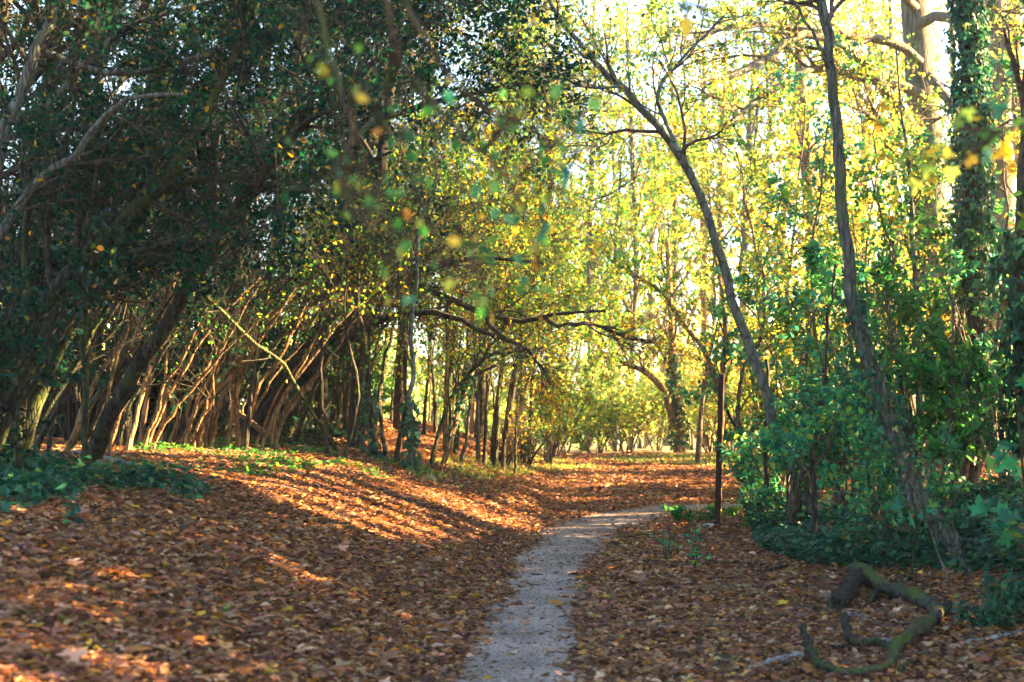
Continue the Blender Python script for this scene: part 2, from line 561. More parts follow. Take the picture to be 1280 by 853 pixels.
def tree(name, label, cat, trunk, bark, limbs=(), auto=6, aL=1.6, at=(.45, 1.), tw=(5, 5), tL=(.7, .4), per=8, size=.06, kind='oval', pal='dark',
         up=.15, sides=9, group=None, ivy=None, ivy_t=(0, 1), gap=True, twig_mat=None, wob=.012, n=22, leaf_mat_=None, extra=None, world=False, tmin=.2, rough=.05, flat=.3,
         lsub=None, aspread=(.5, 1.1)):
    rows = trunk
    Tp, Tr = (curve(rows, n, wob) if world else pxcurve(rows, n, wob))
    base = Tp[0, 0].copy()
    # settle the foot a little into the ground
    root = thing(name, label, cat, base, group)
    foot = Tp.copy()
    foot[0, 0, 2] -= .12
    Tr = Tr.copy()
    Tr[0, 0] *= 1.35
    Tr[0, 1] *= 1.18
    part('trunk', foot, Tr, bark, root, sides, rough)
    LP, LR = [], []
    for rws in limbs:
        lp, lr = (curve(rws, 14, .006) if world else pxcurve(rws, 14, .008))
        part('limb', lp, lr, bark, root, 7, rough)
        LP.append(lp)
        LR.append(lr)
    cr = MB()
    A = []
    if auto:
        ap, ar = grow(Tp, Tr, auto, aL, aspread, up, 7, .17, at, .5, .004, flat=flat)
        addt(cr, ap, ar, 5, gap=gap)
        A.append((ap, ar))
    for lp, lr in zip(LP, LR):
        ap, ar = grow(lp, lr, lsub if lsub is not None else max(3, auto), aL * .75, (.4, 1.0), up, 7, .17, (.2, 1.), .5, .003, flat=flat)
        addt(cr, ap, ar, 5, gap=gap)
        A.append((ap, ar))
    if A:
        ap = np.vstack([a for a, _ in A])
        ar = np.vstack([r for _, r in A])
        bp, br = grow(ap, ar, tw[0], tL[0], (.4, 1.0), up * .7, 5, .2, (.2, 1.), .55, .0025, flat=flat)
        addt(cr, bp, br, 4, gap=gap)
        fine = [bp]
        if tw[1]:
            cp, cc = grow(bp, br, tw[1], tL[1], (.4, 1.1), up * .4, 4, .22, (.2, 1.), .6, .0016)
            addt(cr, cp, cc, 3, gap=gap)
            leafset(cr, cp, per, size, kind, pal, gap=gap)
        leafset(cr, bp, per * .8, size, kind, pal, gap=gap)
        if extra and extra[0] == 'sprays':
            leafset(cr, ap, per, size, kind, pal, gap=gap)
            extra = None
        if extra:
            leafset(cr, bp, extra[1], size, kind, extra[0], gap=gap)
    if cr.n:
        cr.build('crown', [twig_mat or B_TWIG, leaf_mat_ or M_LEAF], root, base)
    if ivy:
        iv = MB()
        dens, th, isz = ivy
        m = Tp.shape[1]
        cnt = int(dens)
        u = rng.uniform(ivy_t[0], ivy_t[1], cnt) * (m - 1)
        a = np.clip(u.astype(int), 0, m - 2)
        fr = (u - a)[:, None]
        c = Tp[0, a] * (1 - fr) + Tp[0, a + 1] * fr
        rad = Tr[0, a]
        tan = nrm(Tp[0, a + 1] - Tp[0, a])
        rnd = rng.normal(0, 1, (cnt, 3))
        per_ = nrm(rnd - (rnd * tan).sum(1, keepdims=True) * tan)
        lump = .35 + 1.3 * noise2(u * 1.9 + 5, per_[:, 0] * 1.5 + 20)
        pos = c + per_ * (rad + th * lump * rng.random(cnt) ** .6)[:, None]
        ax = nrm(rng.normal(0, .5, (cnt, 3)) + np.array([0, 0, -.9]) + per_ * .3)
        nn = nrm(per_ + rng.normal(0, .35, (cnt, 3)) + np.array([0, 0, .4]))
        iv.add(*leaves(pos, ax, nn, isz * rng.uniform(.6, 1.3, cnt), 'ivy', pick('ivy', cnt)))
        # the climbing stems under the leaves
        sp = np.stack([Tp[0] + (Tr[0] * 1.05 + .006)[:, None] * np.stack([np.cos(np.linspace(p0, p0 + 2.2, m)), np.sin(np.linspace(p0, p0 + 2.2, m)), np.zeros(m)], -1) for p0 in (0, 2.1, 4.0)])
        lo, hi = int(ivy_t[0] * (m - 1)), max(int(ivy_t[1] * (m - 1)), int(ivy_t[0] * (m - 1)) + 2)
        iv.add(*tubes(sp[:, lo:hi + 1], np.full((3, hi + 1 - lo), .009), 4), mi=1, smooth=True)
        iv.build('ivy', [M_GLOSSY, B_TWIG], root, base)
    return root


def shrub(name, label, cat, x, y, h, w, stems=8, k=(6, 5), per=12, size=.06, kind='oval', pal='green', group=None, bark=None, up=.25, lmat=None, gap=True, low=.15, twl=.22,
          lean=(0, 0), fan=.35, skirt=0):
    z = hz(x, y)
    base = np.array([x, y, z])
    root = thing(name, label, cat, base, group)
    m = 8
    ang = rng.uniform(0, 2 * PI, stems)
    d = nrm(np.stack([np.cos(ang) * w / h * .9 * rng.uniform(.25, 1, stems) + lean[0], np.sin(ang) * w / h * .9 * rng.uniform(.25, 1, stems) + lean[1], np.ones(stems)], -1))
    ln = h * rng.uniform(.7, 1.05, stems)
    Sp = np.empty((stems, m, 3))
    Sp[:, 0] = base + np.stack([np.cos(ang), np.sin(ang), np.zeros(stems)], -1) * .08 - np.array([0, 0, .08])
    for s in range(1, m):
        d = nrm(d + rng.normal(0, .1, (stems, 3)) + np.array([0, 0, .03]))
        Sp[:, s] = Sp[:, s - 1] + d * (ln / (m - 1))[:, None]
    Sr = np.linspace(.012 + .006 * h, .005, m)[None] * rng.uniform(.7, 1.3, (stems, 1))
    if gap:
        op = sun_open(Sp.reshape(-1, 3)).reshape(stems, m).mean(1)
        ks = op < .15
        if ks.sum() > 1:
            Sp, Sr = Sp[ks], Sr[ks]
    st = MB()
    st.add(*tubes(Sp, Sr, 6), smooth=True)
    st.build('stem', bark or B_TWIG, root, base)
    cr = MB()
    ap, ar = grow(Sp, Sr, k[0], w * .75, (.5, 1.25), up, 6, .18, (low, 1.), .6, .003)
    addt(cr, ap, ar, 4)
    bp, br = grow(ap, ar, k[1], twl * 1.6, (.4, 1.1), up * .5, 4, .2, (.15, 1.), .6, .002)
    addt(cr, bp, br, 3)
    leafset(cr, bp, per, size, kind, pal, gap=gap)
    leafset(cr, ap, per * .6, size, kind, pal, gap=gap)
    cr.build('crown', [bark or B_TWIG, lmat or M_LEAF], root, base)
    return root

# ================================================================== SETTING
def axis_coords(fine_lo, fine_hi, step, far):
    a = np.arange(fine_lo, fine_hi + step / 2, step)
    g = np.cumsum(step * 1.25 ** np.arange(1, 40))
    g = g[g < far]
    return np.concatenate([fine_lo - g[::-1], a, fine_hi + g])


gx = axis_coords(-14, 14, .14, 700)
gy = axis_coords(-2, 42, .16, 700)
GX, GY = np.meshgrid(gx, gy)
GZ = H(GX.ravel(), GY.ravel())
mb = MB()
nx, ny = len(gx), len(gy)
ii, jj = np.meshgrid(np.arange(nx - 1), np.arange(ny - 1))
b = (jj * nx + ii).ravel()
mb.add(np.stack([GX.ravel(), GY.ravel(), GZ], -1), np.stack([b, b + 1, b + nx + 1, b + nx], -1), smooth=True)
M_GROUND = ground_mat('woodland_floor', [(0, (.075, .042, .028)), (.35, (.14, .075, .045)), (.7, (.23, .125, .075)), (1, (.33, .21, .14))], 17., field=(.20, .25, .09))
g = mb.build('ground', M_GROUND)
tag(g, 'woodland floor of brown soil rising in a bank beside the path', 'ground', kind='structure')

# the trodden path, a sheet just above the soil
M_PATH = ground_mat('trodden_earth', [(0, (.115, .098, .088)), (.5, (.24, .203, .178)), (1, (.37, .315, .28))], 90., .85, bump=.25)
mb = MB()
pc = PATHC
pt = nrm(np.gradient(pc, axis=0))
pn = np.stack([pt[:, 1], -pt[:, 0]], -1)
ww = np.interp(pc[:, 1], [0, 8, 14, 17, 20, 24], [.27, .32, .43, .50, .62, .7])
K = 9
rows = []
for k in range(K):
    s = -1 + 2 * k / (K - 1)
    wob = (noise2(pc[:, 1] * 2.1 + k * 0 + (40 if s > 0 else 3), pc[:, 0] * 2.1 + 9) - .5) * .22 * abs(s)
    q = pc + pn * (ww * 1.06 * s + wob)[:, None]
    rows.append(np.stack([q[:, 0], q[:, 1], H(q[:, 0], q[:, 1]) + .014 - .02 * abs(s) ** 3], -1))
R_ = np.stack(rows, 1).reshape(-1, 3)
ii, jj = np.meshgrid(np.arange(K - 1), np.arange(len(pc) - 1))
b = (jj * K + ii).ravel()
mb.add(R_, np.stack([b, b + 1, b + K + 1, b + K], -1), smooth=True)
o = mb.build('path', M_PATH)
tag(o, 'narrow grey trodden earth path curving away through fallen leaves', 'path', kind='structure')

# fallen leaves
ds, n_per = [], []
dd = np.linspace(5.5, 33, 1200)
dens = np.interp(dd, [5, 10, 14, 20, 33], [2700, 2500, 1800, 1150, 700]) * (dd * .92 + 1.2)
cdf = np.cumsum(dens)
NL = int(np.trapezoid(dens, dd)) if hasattr(np, 'trapezoid') else int(np.trapz(dens, dd))
d_ = np.interp(rng.random(NL) * cdf[-1], cdf, dd)
x_ = rng.uniform(-.5, .5, NL) * (d_ * .92 + 1.2)
pdist = path_dist(x_, d_)
hw = np.interp(d_, [0, 8, 14, 17, 20, 24], [.27, .32, .42, .52, .78, .85]) + (noise2(x_ * 3.1, d_ * 1.7) - .5) * .34
keep = (pdist > hw * .92 + rng.exponential(.05, NL)) | (rng.random(NL) < .03) | (rng.random(NL) < .42 * (pdist / hw) ** 2.6)
keep &= ~((x_ < -3.0) & (rng.random(NL) < sm(-4, -9, x_) * .5))
x_, d_ = x_[keep], d_[keep]
q = len(x_)
pos = np.stack([x_, d_, H(x_, d_) + rng.uniform(.006, .05, q) * np.where(path_dist(x_, d_) < .4, .3, 1)], -1)
ang = rng.uniform(0, 2 * PI, q)
ax = nrm(np.stack([np.cos(ang), np.sin(ang), rng.normal(0, .22, q)], -1))
nn = nrm(np.stack([rng.normal(0, .34, q), rng.normal(0, .34, q), np.ones(q)], -1))
sz = rng.gamma(9, 1 / 9, q) * np.interp(d_, [6, 20, 33], [.041, .049, .062])
col = pick('litter', q, .25)
big = rng.random(q) < .16
mb = MB()
mb.add(*leaves(pos[~big], ax[~big], nn[~big], sz[~big], 'oval', col[~big]))
nearb = big & (d_ < 14)
mb.add(*leaves(pos[nearb], ax[nearb], nn[nearb], sz[nearb] * 1.35, 'maple', col[nearb]))
farb = big & (d_ >= 14)
mb.add(*leaves(pos[farb], ax[farb], nn[farb], sz[farb] * 1.2, 'ivy', col[farb]))
# leaves caught on and against the fallen branch
lg = np.array([P(px, py, ground_at(px, py + 6)) for px, py in [(1050, 757), (1066, 740), (1078, 733), (1093, 744), (1110, 749), (1127, 754), (1145, 759), (1160, 764), (1170, 772), (1160, 788), (1148, 796), (1136, 804), (1121, 818), (1116, 832), (1100, 845), (1070, 850), (1040, 849), (1022, 842), (1090, 815), (1068, 816)]])
kk_ = rng.integers(0, len(lg), 520)
lp_ = lg[kk_] + rng.normal(0, .085, (520, 3)) * np.array([1, 1, 0])
lp_[:, 2] = H(lp_[:, 0], lp_[:, 1]) + rng.uniform(.02, .06, 520)
ang = rng.uniform(0, 2 * PI, 520)
mb.add(*leaves(lp_, np.stack([np.cos(ang), np.sin(ang), rng.normal(0, .3, 520)], -1), np.stack([rng.normal(0, .4, 520), rng.normal(0, .4, 520), np.ones(520)], -1), rng.uniform(.03, .065, 520), 'oval', pick('litter', 520, .25)))
# crumbs of leaf trodden into the path
nc = 9000
cd_ = rng.uniform(6.5, 22, nc)
k_ = rng.integers(0, len(PATHC), nc)
k_ = k_[(PATHC[k_, 1] > 6) & (PATHC[k_, 0] < 9)]
cp = PATHC[k_] + rng.normal(0, .26, (len(k_), 2))
q = len(cp)
pos = np.stack([cp[:, 0], cp[:, 1], H(cp[:, 0], cp[:, 1]) + .018], -1)
ang = rng.uniform(0, 2 * PI, q)
mb.add(*leaves(pos, np.stack([np.cos(ang), np.sin(ang), rng.normal(0, .1, q)], -1), np.stack([rng.normal(0, .2, q), rng.normal(0, .2, q), np.ones(q)], -1), rng.uniform(.008, .034, q), 'diamond', pick('litter', q, .3)))
o = mb.build('leaf_litter', M_LITTER)
tag(o, 'carpet of brown and orange fallen leaves covering the ground', 'fallen leaves', kind='stuff')

# scattered twigs in the litter
n = 230
td = rng.uniform(6.5, 26, n)
tx = rng.uniform(-.45, .45, n) * td
k = path_dist(tx, td) > .75
tx, td = tx[k], td[k]
n = len(tx)
ang = rng.uniform(0, PI, n)
ln = rng.uniform(.10, .42, n)
st = np.stack([np.stack([tx + np.cos(ang) * ln * s + rng.normal(0, .015, n), td + np.sin(ang) * ln * s + rng.normal(0, .015, n)], -1) for s in (-.5, -.15, .2, .5)], 1)
stz = H(st[..., 0].ravel(), st[..., 1].ravel()).reshape(st.shape[:2]) + .045 + rng.uniform(0, .03, st.shape[:2])
mb = MB()
mb.add(*tubes(np.concatenate([st, stz[..., None]], -1), np.full((n, 4), .004) * rng.uniform(.6, 1.8, (n, 1)), 4), smooth=True)
o = mb.build('twig_litter', B_TWIG)
tag(o, 'thin dead twigs strewn through the fallen leaves', 'twigs', kind='stuff')


def region_points(polys, n, dmin=6., dmax=40.):
    """random ground points whose picture lies in the polygons"""
    d = rng.uniform(dmin, dmax, n * 14)
    x = rng.uniform(-.42, .42, len(d)) * d
    p = np.stack([x, d, H(x, d)], -1)
    X, Y = to_px(p)
    k = np.zeros(len(d), bool)
    for poly in polys:
        k |= in_poly(X, Y, poly)
    p = p[k]
    return p[:n]


def cover(name, label, cat, polys, n, h, size, kind, pal, mat, dmin=6, dmax=40, lump=1.1, bare=.3):
    p = region_points(polys, n, dmin, dmax)
    nz = noise2(p[:, 0] * lump + 60, p[:, 1] * lump + 80)
    nz = nz + np.random.default_rng(5).normal(0, .12, len(nz))
    k = nz > bare
    p, nz = p[k], nz[k]
    q = len(p)
    p = p.copy()
    p[:, 2] += .02 + h * (nz - bare) * 1.5 * rng.random(q) ** .7
    ax = nrm(rng.normal(0, 1, (q, 3)) * np.array([1, 1, .35]))
    nn = nrm(rng.normal(0, .45, (q, 3)) + np.array([0, 0, 1.]))
    mb = MB()
    mb.add(*leaves(p, ax, nn, size * rng.uniform(.5, 1.3, q), kind, pick(pal, q)))
    o = mb.build(name, mat)
    return tag(o, label, cat, kind='stuff')


cover('ivy_carpet', 'dark ivy carpet creeping over the mound under the leaning trees', 'ivy',
      [[(930, 655), (1010, 640), (1300, 600), (1300, 735), (1180, 720), (1075, 715), (1010, 712), (950, 690)]], 26000, .34, .075, 'ivy', 'ivy', M_GLOSSY, 9, 19, 1.3, .22)
cover('woodland_herbs', 'low green ivy and herbs at the foot of the sunlit thicket', 'ground cover',
      [[(130, 572), (230, 556), (360, 556), (420, 572), (470, 590), (400, 588), (330, 602), (230, 592), (150, 592)], [(430, 578), (520, 582), (560, 604), (470, 606)]],
      8500, .16, .055, 'ivy', 'green', M_LEAF, 10, 32, 1.6, .40)
cover('creeping_ivy', 'dark low ivy patch spreading out from the shadowed thicket', 'ivy',
      [[(-60, 590), (70, 575), (150, 590), (230, 606), (265, 632), (200, 634), (120, 620), (40, 640), (-60, 665)], [(78, 658), (98, 654), (96, 664), (80, 665)]],
      9000, .22, .075, 'ivy', 'ivy', M_GLOSSY, 8, 24, 1.4, .3)

p_ = np.stack([rng.uniform(-14, -1.2, 60000), rng.uniform(17, 36, 60000)], -1)
p_ = p_[(p_[:, 0] < -2.0 - .11 * (p_[:, 1] - 17)) & (p_[:, 0] > -.42 * p_[:, 1]) & (p_[:, 1] > 19.0 + 1.1 * noise2(p_[:, 0] * .8, p_[:, 1] * .8)) & (noise2(p_[:, 0] * .9 + 8, p_[:, 1] * .9 + 2) > .25)][:22000]
q = len(p_)
p_ = np.stack([p_[:, 0], p_[:, 1], H(p_[:, 0], p_[:, 1]) + .03 + rng.random(q) ** 1.5 * .4 * noise2(p_[:, 0] * 1.3 + 50, p_[:, 1] * 1.3)], -1)
mb = MB()
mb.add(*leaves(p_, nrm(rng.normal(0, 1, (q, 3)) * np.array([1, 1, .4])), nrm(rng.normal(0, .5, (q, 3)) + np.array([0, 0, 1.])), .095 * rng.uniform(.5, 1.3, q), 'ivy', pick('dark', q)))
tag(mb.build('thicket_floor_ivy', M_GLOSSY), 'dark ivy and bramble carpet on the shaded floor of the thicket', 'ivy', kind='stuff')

# grass verges
for polys, n, nm, lb in (([[(500, 586), (560, 576), (640, 572), (735, 582), (750, 588), (690, 592), (600, 604), (520, 602)]], 26000, 'grass_verge', 'bright green grass strip under the trees on the far bank'),
                         ([[(740, 577), (790, 572), (1000, 566), (1000, 592), (900, 588), (850, 583), (780, 581)]], 26000, 'grass_strip', 'green grass strip along the far edge of the clearing')):
    p = region_points(polys, n, 12, 40)
    p = p[noise2(p[:, 0] * 1.9 + 4, p[:, 1] * 1.3 + 60) > rng.normal(.42, .12, len(p))]
    q = len(p)
    ang = rng.uniform(0, 2 * PI, q)
    hgt = rng.uniform(.03, .11, q)
    w_ = np.stack([np.cos(ang), np.sin(ang), np.zeros(q)], -1) * rng.uniform(.006, .012, q)[:, None]
    ln_ = np.stack([rng.normal(0, .35, q), rng.normal(0, .35, q), np.ones(q)], -1) * hgt[:, None]
    v = np.stack([p - w_, p + w_, p + ln_ * .55 + w_ * .7, p + ln_ + rng.normal(0, .02, (q, 3))], 1).reshape(-1, 3)
    f = np.stack([np.arange(q) * 4 + i for i in range(4)], -1)
    mb = MB()
    mb.add(v, f, np.repeat(pick('lime', q) * .8, 4, 0))
    tag(mb.build(nm, M_GRASS), lb, 'grass', kind='stuff')

# ================================================================== POST AND SMALL THINGS BY THE PATH
dP = ground_at(896, 660)
base = P(896, 660, dP)
root = thing('wooden_post', 'slim dark brown square post standing alone at the bend of the path', 'post', base)
top = P(902, 468, dP + .15)
m = 9
pts = np.linspace(base - np.array([0, 0, .15]), top, m)
hw_ = .038
mb = MB()
co = np.array([(-1, -.8), (-.8, -1), (.8, -1), (1, -.8), (1, .8), (.8, 1), (-.8, 1), (-1, .8)]) * hw_
rot = math.radians(-10)
cr_ = np.stack([co[:, 0] * math.cos(rot) - co[:, 1] * math.sin(rot), co[:, 0] * math.sin(rot) + co[:, 1] * math.cos(rot)], -1)
v = np.array([[(*(p[:2] + c + rng.normal(0, .0015, 2)), p[2]) for c in cr_ * (1 - .12 * i / (m - 1))] for i, p in enumerate(pts)])
f = [(i * 8 + k, i * 8 + (k + 1) % 8, (i + 1) * 8 + (k + 1) % 8, (i + 1) * 8 + k) for i in range(m - 1) for k in range(8)]
mb.add(v.reshape(-1, 3), f)
tp = v[-1].copy()
apex = tp.mean(0) + np.array([0, 0, .02])
mb.add(np.vstack([tp, apex]), [(k, (k + 1) % 8, 8) for k in range(8)])
mb.build('shaft', M_POST, root, base)
bz = MB()
bp_, br_ = curve([(base[0] - .02, base[1] - hw_ - .004, base[2] + .09, .014), (base[0] - .02, base[1] - hw_ - .018, base[2] + .09, .010)], 4)
bz.add(*tubes(bp_, br_, 10), smooth=True)
bz.build('bolt', B_DEAD, root, base)


def stone(name, label, px, py, r, mat, sq=(1, .8, .55)):
    d = ground_at(px, py)
    c = P(px, py, d)
    u = np.linspace(0, PI, 11)[:, None]
    w = np.linspace(0, 2 * PI, 17)[None, :-1]
    X = np.stack([np.sin(u) * np.cos(w), np.sin(u) * np.sin(w), np.cos(u) + 0 * w], -1)
    rr = r * (.8 + .4 * noise2(X[..., 0] * 2.2 + px, X[..., 1] * 2.2 + X[..., 2] * 1.7 + py))
    V = X * rr[..., None] * np.array(sq) + np.array([0, 0, r * sq[2] * .45])
    V = V.reshape(-1, 3) + c
    f = [(i * 16 + k, i * 16 + (k + 1) % 16, (i + 1) * 16 + (k + 1) % 16, (i + 1) * 16 + k) for i in range(10) for k in range(16)]
    mb = MB()
    mb.add(V, f, smooth=True)
    tag(mb.build(name, mat, None, c), label, 'stone')


stone('stone', 'pale whitish stone lying against the foot of the dark post', 887, 661, .085, M_STONE, (1.2, .8, .5))
stone('stone', 'small flat grey stone on the path side of the post foot, nearer the ivy', 908, 661, .06, M_STONE, (1.3, .8, .4))
stone('stone', 'yellowish mossy stone on the bank below the birch', 536, 603, .09, M_YSTONE, (1.1, .8, .7))
stone('stone', 'greenish mossy stone tucked beside the yellowish one on the bank', 547, 606, .07, B_MOSS, (1.3, .8, .6))


def weed(name, label, cat, px, py, h, n, lsz, kind, pal, per=4, w=.4, d=None, mat=None):
    d = d or ground_at(px, py)
    b = P(px, py, d)
    b[2] = hz(b[0], b[1])
    root = thing(name, label, cat, b)
    ang = rng.uniform(0, 2 * PI, n)
    m = 6
    S = np.stack([b + np.stack([np.cos(ang) * w * t ** 1.3 * rng.uniform(.5, 1, n), np.sin(ang) * w * t ** 1.3, h * t * rng.uniform(.7, 1, n) - .03], -1) for t in np.linspace(0, 1, m)], 1)
    R = np.linspace(.006, .002, m)[None].repeat(n, 0)
    mb = MB()
    mb.add(*tubes(S, R, 5), smooth=True)
    mb.build('stem', B_GREEN, root, b)
    cr = MB()
    ap, ar = grow(S, R, 4, h * .28, (.5, 1.1), .1, 4, .15, (.25, 1), .6, .0015)
    addt(cr, ap, ar, 3)
    leafset(cr, ap, per, lsz, kind, pal, gap=False)
    leafset(cr, S, per, lsz, kind, pal, gap=False)
    cr.build('foliage', [B_GREEN, mat or M_LEAF], root, b)
    return root


weed('seedling', 'spindly teal green seedling in the leaves in front of the post', 'seedling', 868, 716, .52, 4, .05, 'oval', 'teal', 3, .2)
weed('seedling', 'short bushy seedling in the leaves closest to the path bend', 'seedling', 836, 705, .36, 4, .045, 'oval', 'teal', 3, .16)
weed('bramble', 'low green bramble sprawling just behind the pale stone and post', 'bramble', 872, 655, .28, 8, .06, 'ivy', 'green', 5, .5)
weed('bramble', 'small yellow green bramble on the path edge past the post', 'bramble', 906, 648, .22, 5, .06, 'ivy', 'lime', 4, .3)
weed('nettle', 'small bright green nettle alone in the dim leaves of the open floor', 'nettle', 88, 735, .07, 3, .045, 'ivy', 'green', 4, .14)
weed('nettle', 'tiny green nettle sprouting from leaves just below the ivy patch', 'nettle', 126, 697, .06, 3, .045, 'ivy', 'ivy', 4, .12)
weed('holly', 'dark tufty holly seedling among leaves by the bent mossy log', 'holly', 1222, 792, .26, 10, .045, 'oval', 'ivy', 8, .16, mat=M_GLOSSY)
weed('holly', 'taller dark holly seedling at the edge of the ivy carpet', 'holly', 1262, 790, .42, 12, .05, 'oval', 'ivy', 9, .2, mat=M_GLOSSY)


# ================================================================== FALLEN WOOD
def lay(rows, lift=0.):
    """picture curve laid on the ground: rows (px, py, width px, height above ground as a share of the radius)"""
    out = []
    for px, py, w, up in rows:
        d = ground_at(px, py + w * .35)
        p = P(px, py, d)
        r = w * d / F / 2
        p[2] = hz(p[0], p[1]) + r * up + lift
        out.append((*p, r))
    return out


def log(name, label, cat, pieces, mats, sides=10, rough=.22):
    first = lay(pieces[0][1], .0)
    base = np.array(first[0][:3])
    root = thing(name, label, cat, base)
    for (nm, rows), mt in zip(pieces, mats):
        nn_ = 54 if len(rows) > 3 else 26
        p, r = curve(lay(rows, .036 if 'branch' in name else .012), nn_, .007 if 'branch' in name else .003)
        r = r * (1 + .6 * (noise2(np.arange(nn_) * .55 + rows[0][0], np.full(nn_, rows[0][1] * .1)) - .5))[None]
        mb = MB()
        mb.add(*tubes(p, r, sides, rough), smooth=True)
        for e in (0, -1):          # broken ends
            c = p[0, e]
            ring = mb.v[0].reshape(-1, sides, 3)[e]
            mb.add(np.vstack([ring, c[None] + rng.normal(0, .01, (1, 3))]), [(k, (k + 1) % sides, sides) for k in range(sides)])
        mb.build(nm, mt, root, base)
    return root


log('fallen_branch', 'thick mossy fallen branch bent like a hook across the leaves', 'fallen branch', [
    ('trunk', [(1062, 728, 15, 2.2), (1078, 733, 18, 2.6), (1093, 744, 18, 2.2), (1127, 754, 18, 1.5), (1158, 763, 18, 1.1), (1173, 774, 18, 1.0), (1160, 788, 18, 1), (1136, 804, 17, 1), (1121, 818, 15, 1), (1116, 832, 13, 1), (1100, 845, 13, 1), (1060, 851, 12, 1.), (1030, 846, 11, 1.2)]),
    ('stub', [(1044, 764, 20, .9), (1055, 753, 22, 1.0), (1066, 742, 20, 1.6), (1078, 730, 14, 2.6)]),
    ('limb', [(1122, 822, 9, 1.2), (1096, 815, 10, 1.6), (1068, 816, 10, 2.), (1059, 806, 9, 3), (1056, 791, 6, 6)]),
    ('limb', [(1044, 850, 11, 1.6), (1026, 845, 11, 2.), (1013, 832, 9, 3.2), (1003, 812, 6, 8)]),
    ('stub', [(1128, 754, 9, 2.4), (1132, 744, 7, 4.5), (1138, 738, 3, 6.5)]), ('stub', [(1100, 748, 7, 3), (1092, 757, 6, 3), (1086, 765, 3, 2)]), ('twig', [(1122, 850, 5, 1.6), (1134, 842, 4, 3), (1150, 838, 2, 4)]), ('twig', [(1060, 816, 4, 2.4), (1046, 822, 3, 3), (1034, 818, 2, 5)]),
    ('knot', [(1172, 776, 13, 1.2), (1183, 770, 9, 1.8), (1188, 764, 4, 3)])],
    [B_MOSS, B_DARK, B_DARK, B_DARK, B_DARK, B_DARK, B_DARK, B_DARK, B_DARK])
log('fallen_stick', 'pale grey dead stick ending at the tip of the mossy hook', 'stick', [
    ('shaft', [(925, 846, 5, 1), (950, 838, 8, 1.2), (975, 831, 9, 1.4), (1003, 825, 8, 1.6)]), ('twig', [(952, 838, 4, 1.4), (938, 848, 3, 1), (930, 856, 2, 1)])], [B_DEAD, B_DEAD])
log('fallen_stick', 'curved brown stick lying in leaves near the ivy edge', 'stick', [
    ('shaft', [(878, 741, 4, 1), (900, 739, 6, 1.4), (928, 739, 7, 1.6), (948, 745, 6, 1.4), (966, 754, 4, 1.2)]), ('twig', [(945, 745, 3, 1.4), (955, 757, 3, 1), (962, 762, 2, 1)])], [B_BROWN, B_BROWN])
log('fallen_stick', 'dark thin stick against the ivy below the slim leaning tree', 'stick', [
    ('shaft', [(932, 727, 3, 1), (955, 719, 5, 1.5), (985, 711, 4, 2)])], [B_DARK])
log('fallen_stick', 'long straight pale stick lying beyond the hook of the mossy branch', 'stick', [
    ('shaft', [(1150, 820, 4, 1), (1190, 813, 5, 1.6), (1225, 806, 6, 1.8), (1285, 796, 6, 1.8)]), ('twig', [(1190, 813, 3, 1.5), (1186, 798, 2, 1.5)])], [B_DEAD, B_DEAD])
log('fallen_stick', 'short pale broken stick inside the bend of the mossy branch', 'stick', [
    ('shaft', [(1048, 772, 5, 1), (1066, 774, 7, 1.3), (1082, 779, 6, 1.2)])], [B_DEAD])
log('fallen_stick', 'white bleached stick lying under the arm of the mossy branch', 'stick', [
    ('shaft', [(1098, 806, 7, 1), (1112, 809, 9, 1.3), (1128, 815, 7, 1.2)])], [B_DEAD])
log('fallen_stick', 'dark half buried stick on the open leaf slope', 'stick', [
    ('shaft', [(426, 694, 3, .6), (450, 699, 5, 1), (474, 704, 4, .9), (490, 712, 3, .6)])], [B_DARK])
log('fallen_pole', 'long pale thin pole lying in the dark ivy of the bank', 'pole', [
    ('shaft', [(92, 571, 4, 3), (150, 586, 5, 4), (190, 599, 4, 4), (225, 606, 3, 3)])], [B_DEAD])
# broken sunlit branch leaning out of the thicket
d0 = 19.5
tree('broken_branch', 'broken sunlit branch propped slanting from the thicket to the leaf bank', 'broken branch',
     [(352, 567, ground_at(352, 567), 6), (338, 545, d0 - .6, 6), (326, 535, d0 - .5, 7), (305, 520, d0 - .3, 7), (284, 497, d0, 5)], B_BROWN,
     auto=5, aL=.5, at=(.2, .9), tw=(2, 0), tL=(.3, .2), per=0, up=-.1, gap=False, n=10)
tree('dead_shoot', 'thin forked sunlit dead shoot stuck in the ground under the broken branch', 'dead branch',
     [(308, 560, 19.2, 4), (300, 546, 19.1, 3.5), (292, 530, 19.1, 3), (288, 515, 19, 2)], B_BROWN, auto=7, aL=.55, at=(.1, .8), tw=(2, 0), tL=(.25, .2), per=0, up=-.05, gap=False, n=8)


# ================================================================== TREES
def rows(pts, lean=0., d0=None):
    """(px, py, w) -> with depth; the first point stands on the ground"""
    d = d0 if d0 is not None else ground_at(pts[0][0], pts[0][1])
    n = len(pts) - 1
    return [(a, b, d + lean * i / n, w) for i, (a, b, w) in enumerate(pts)]


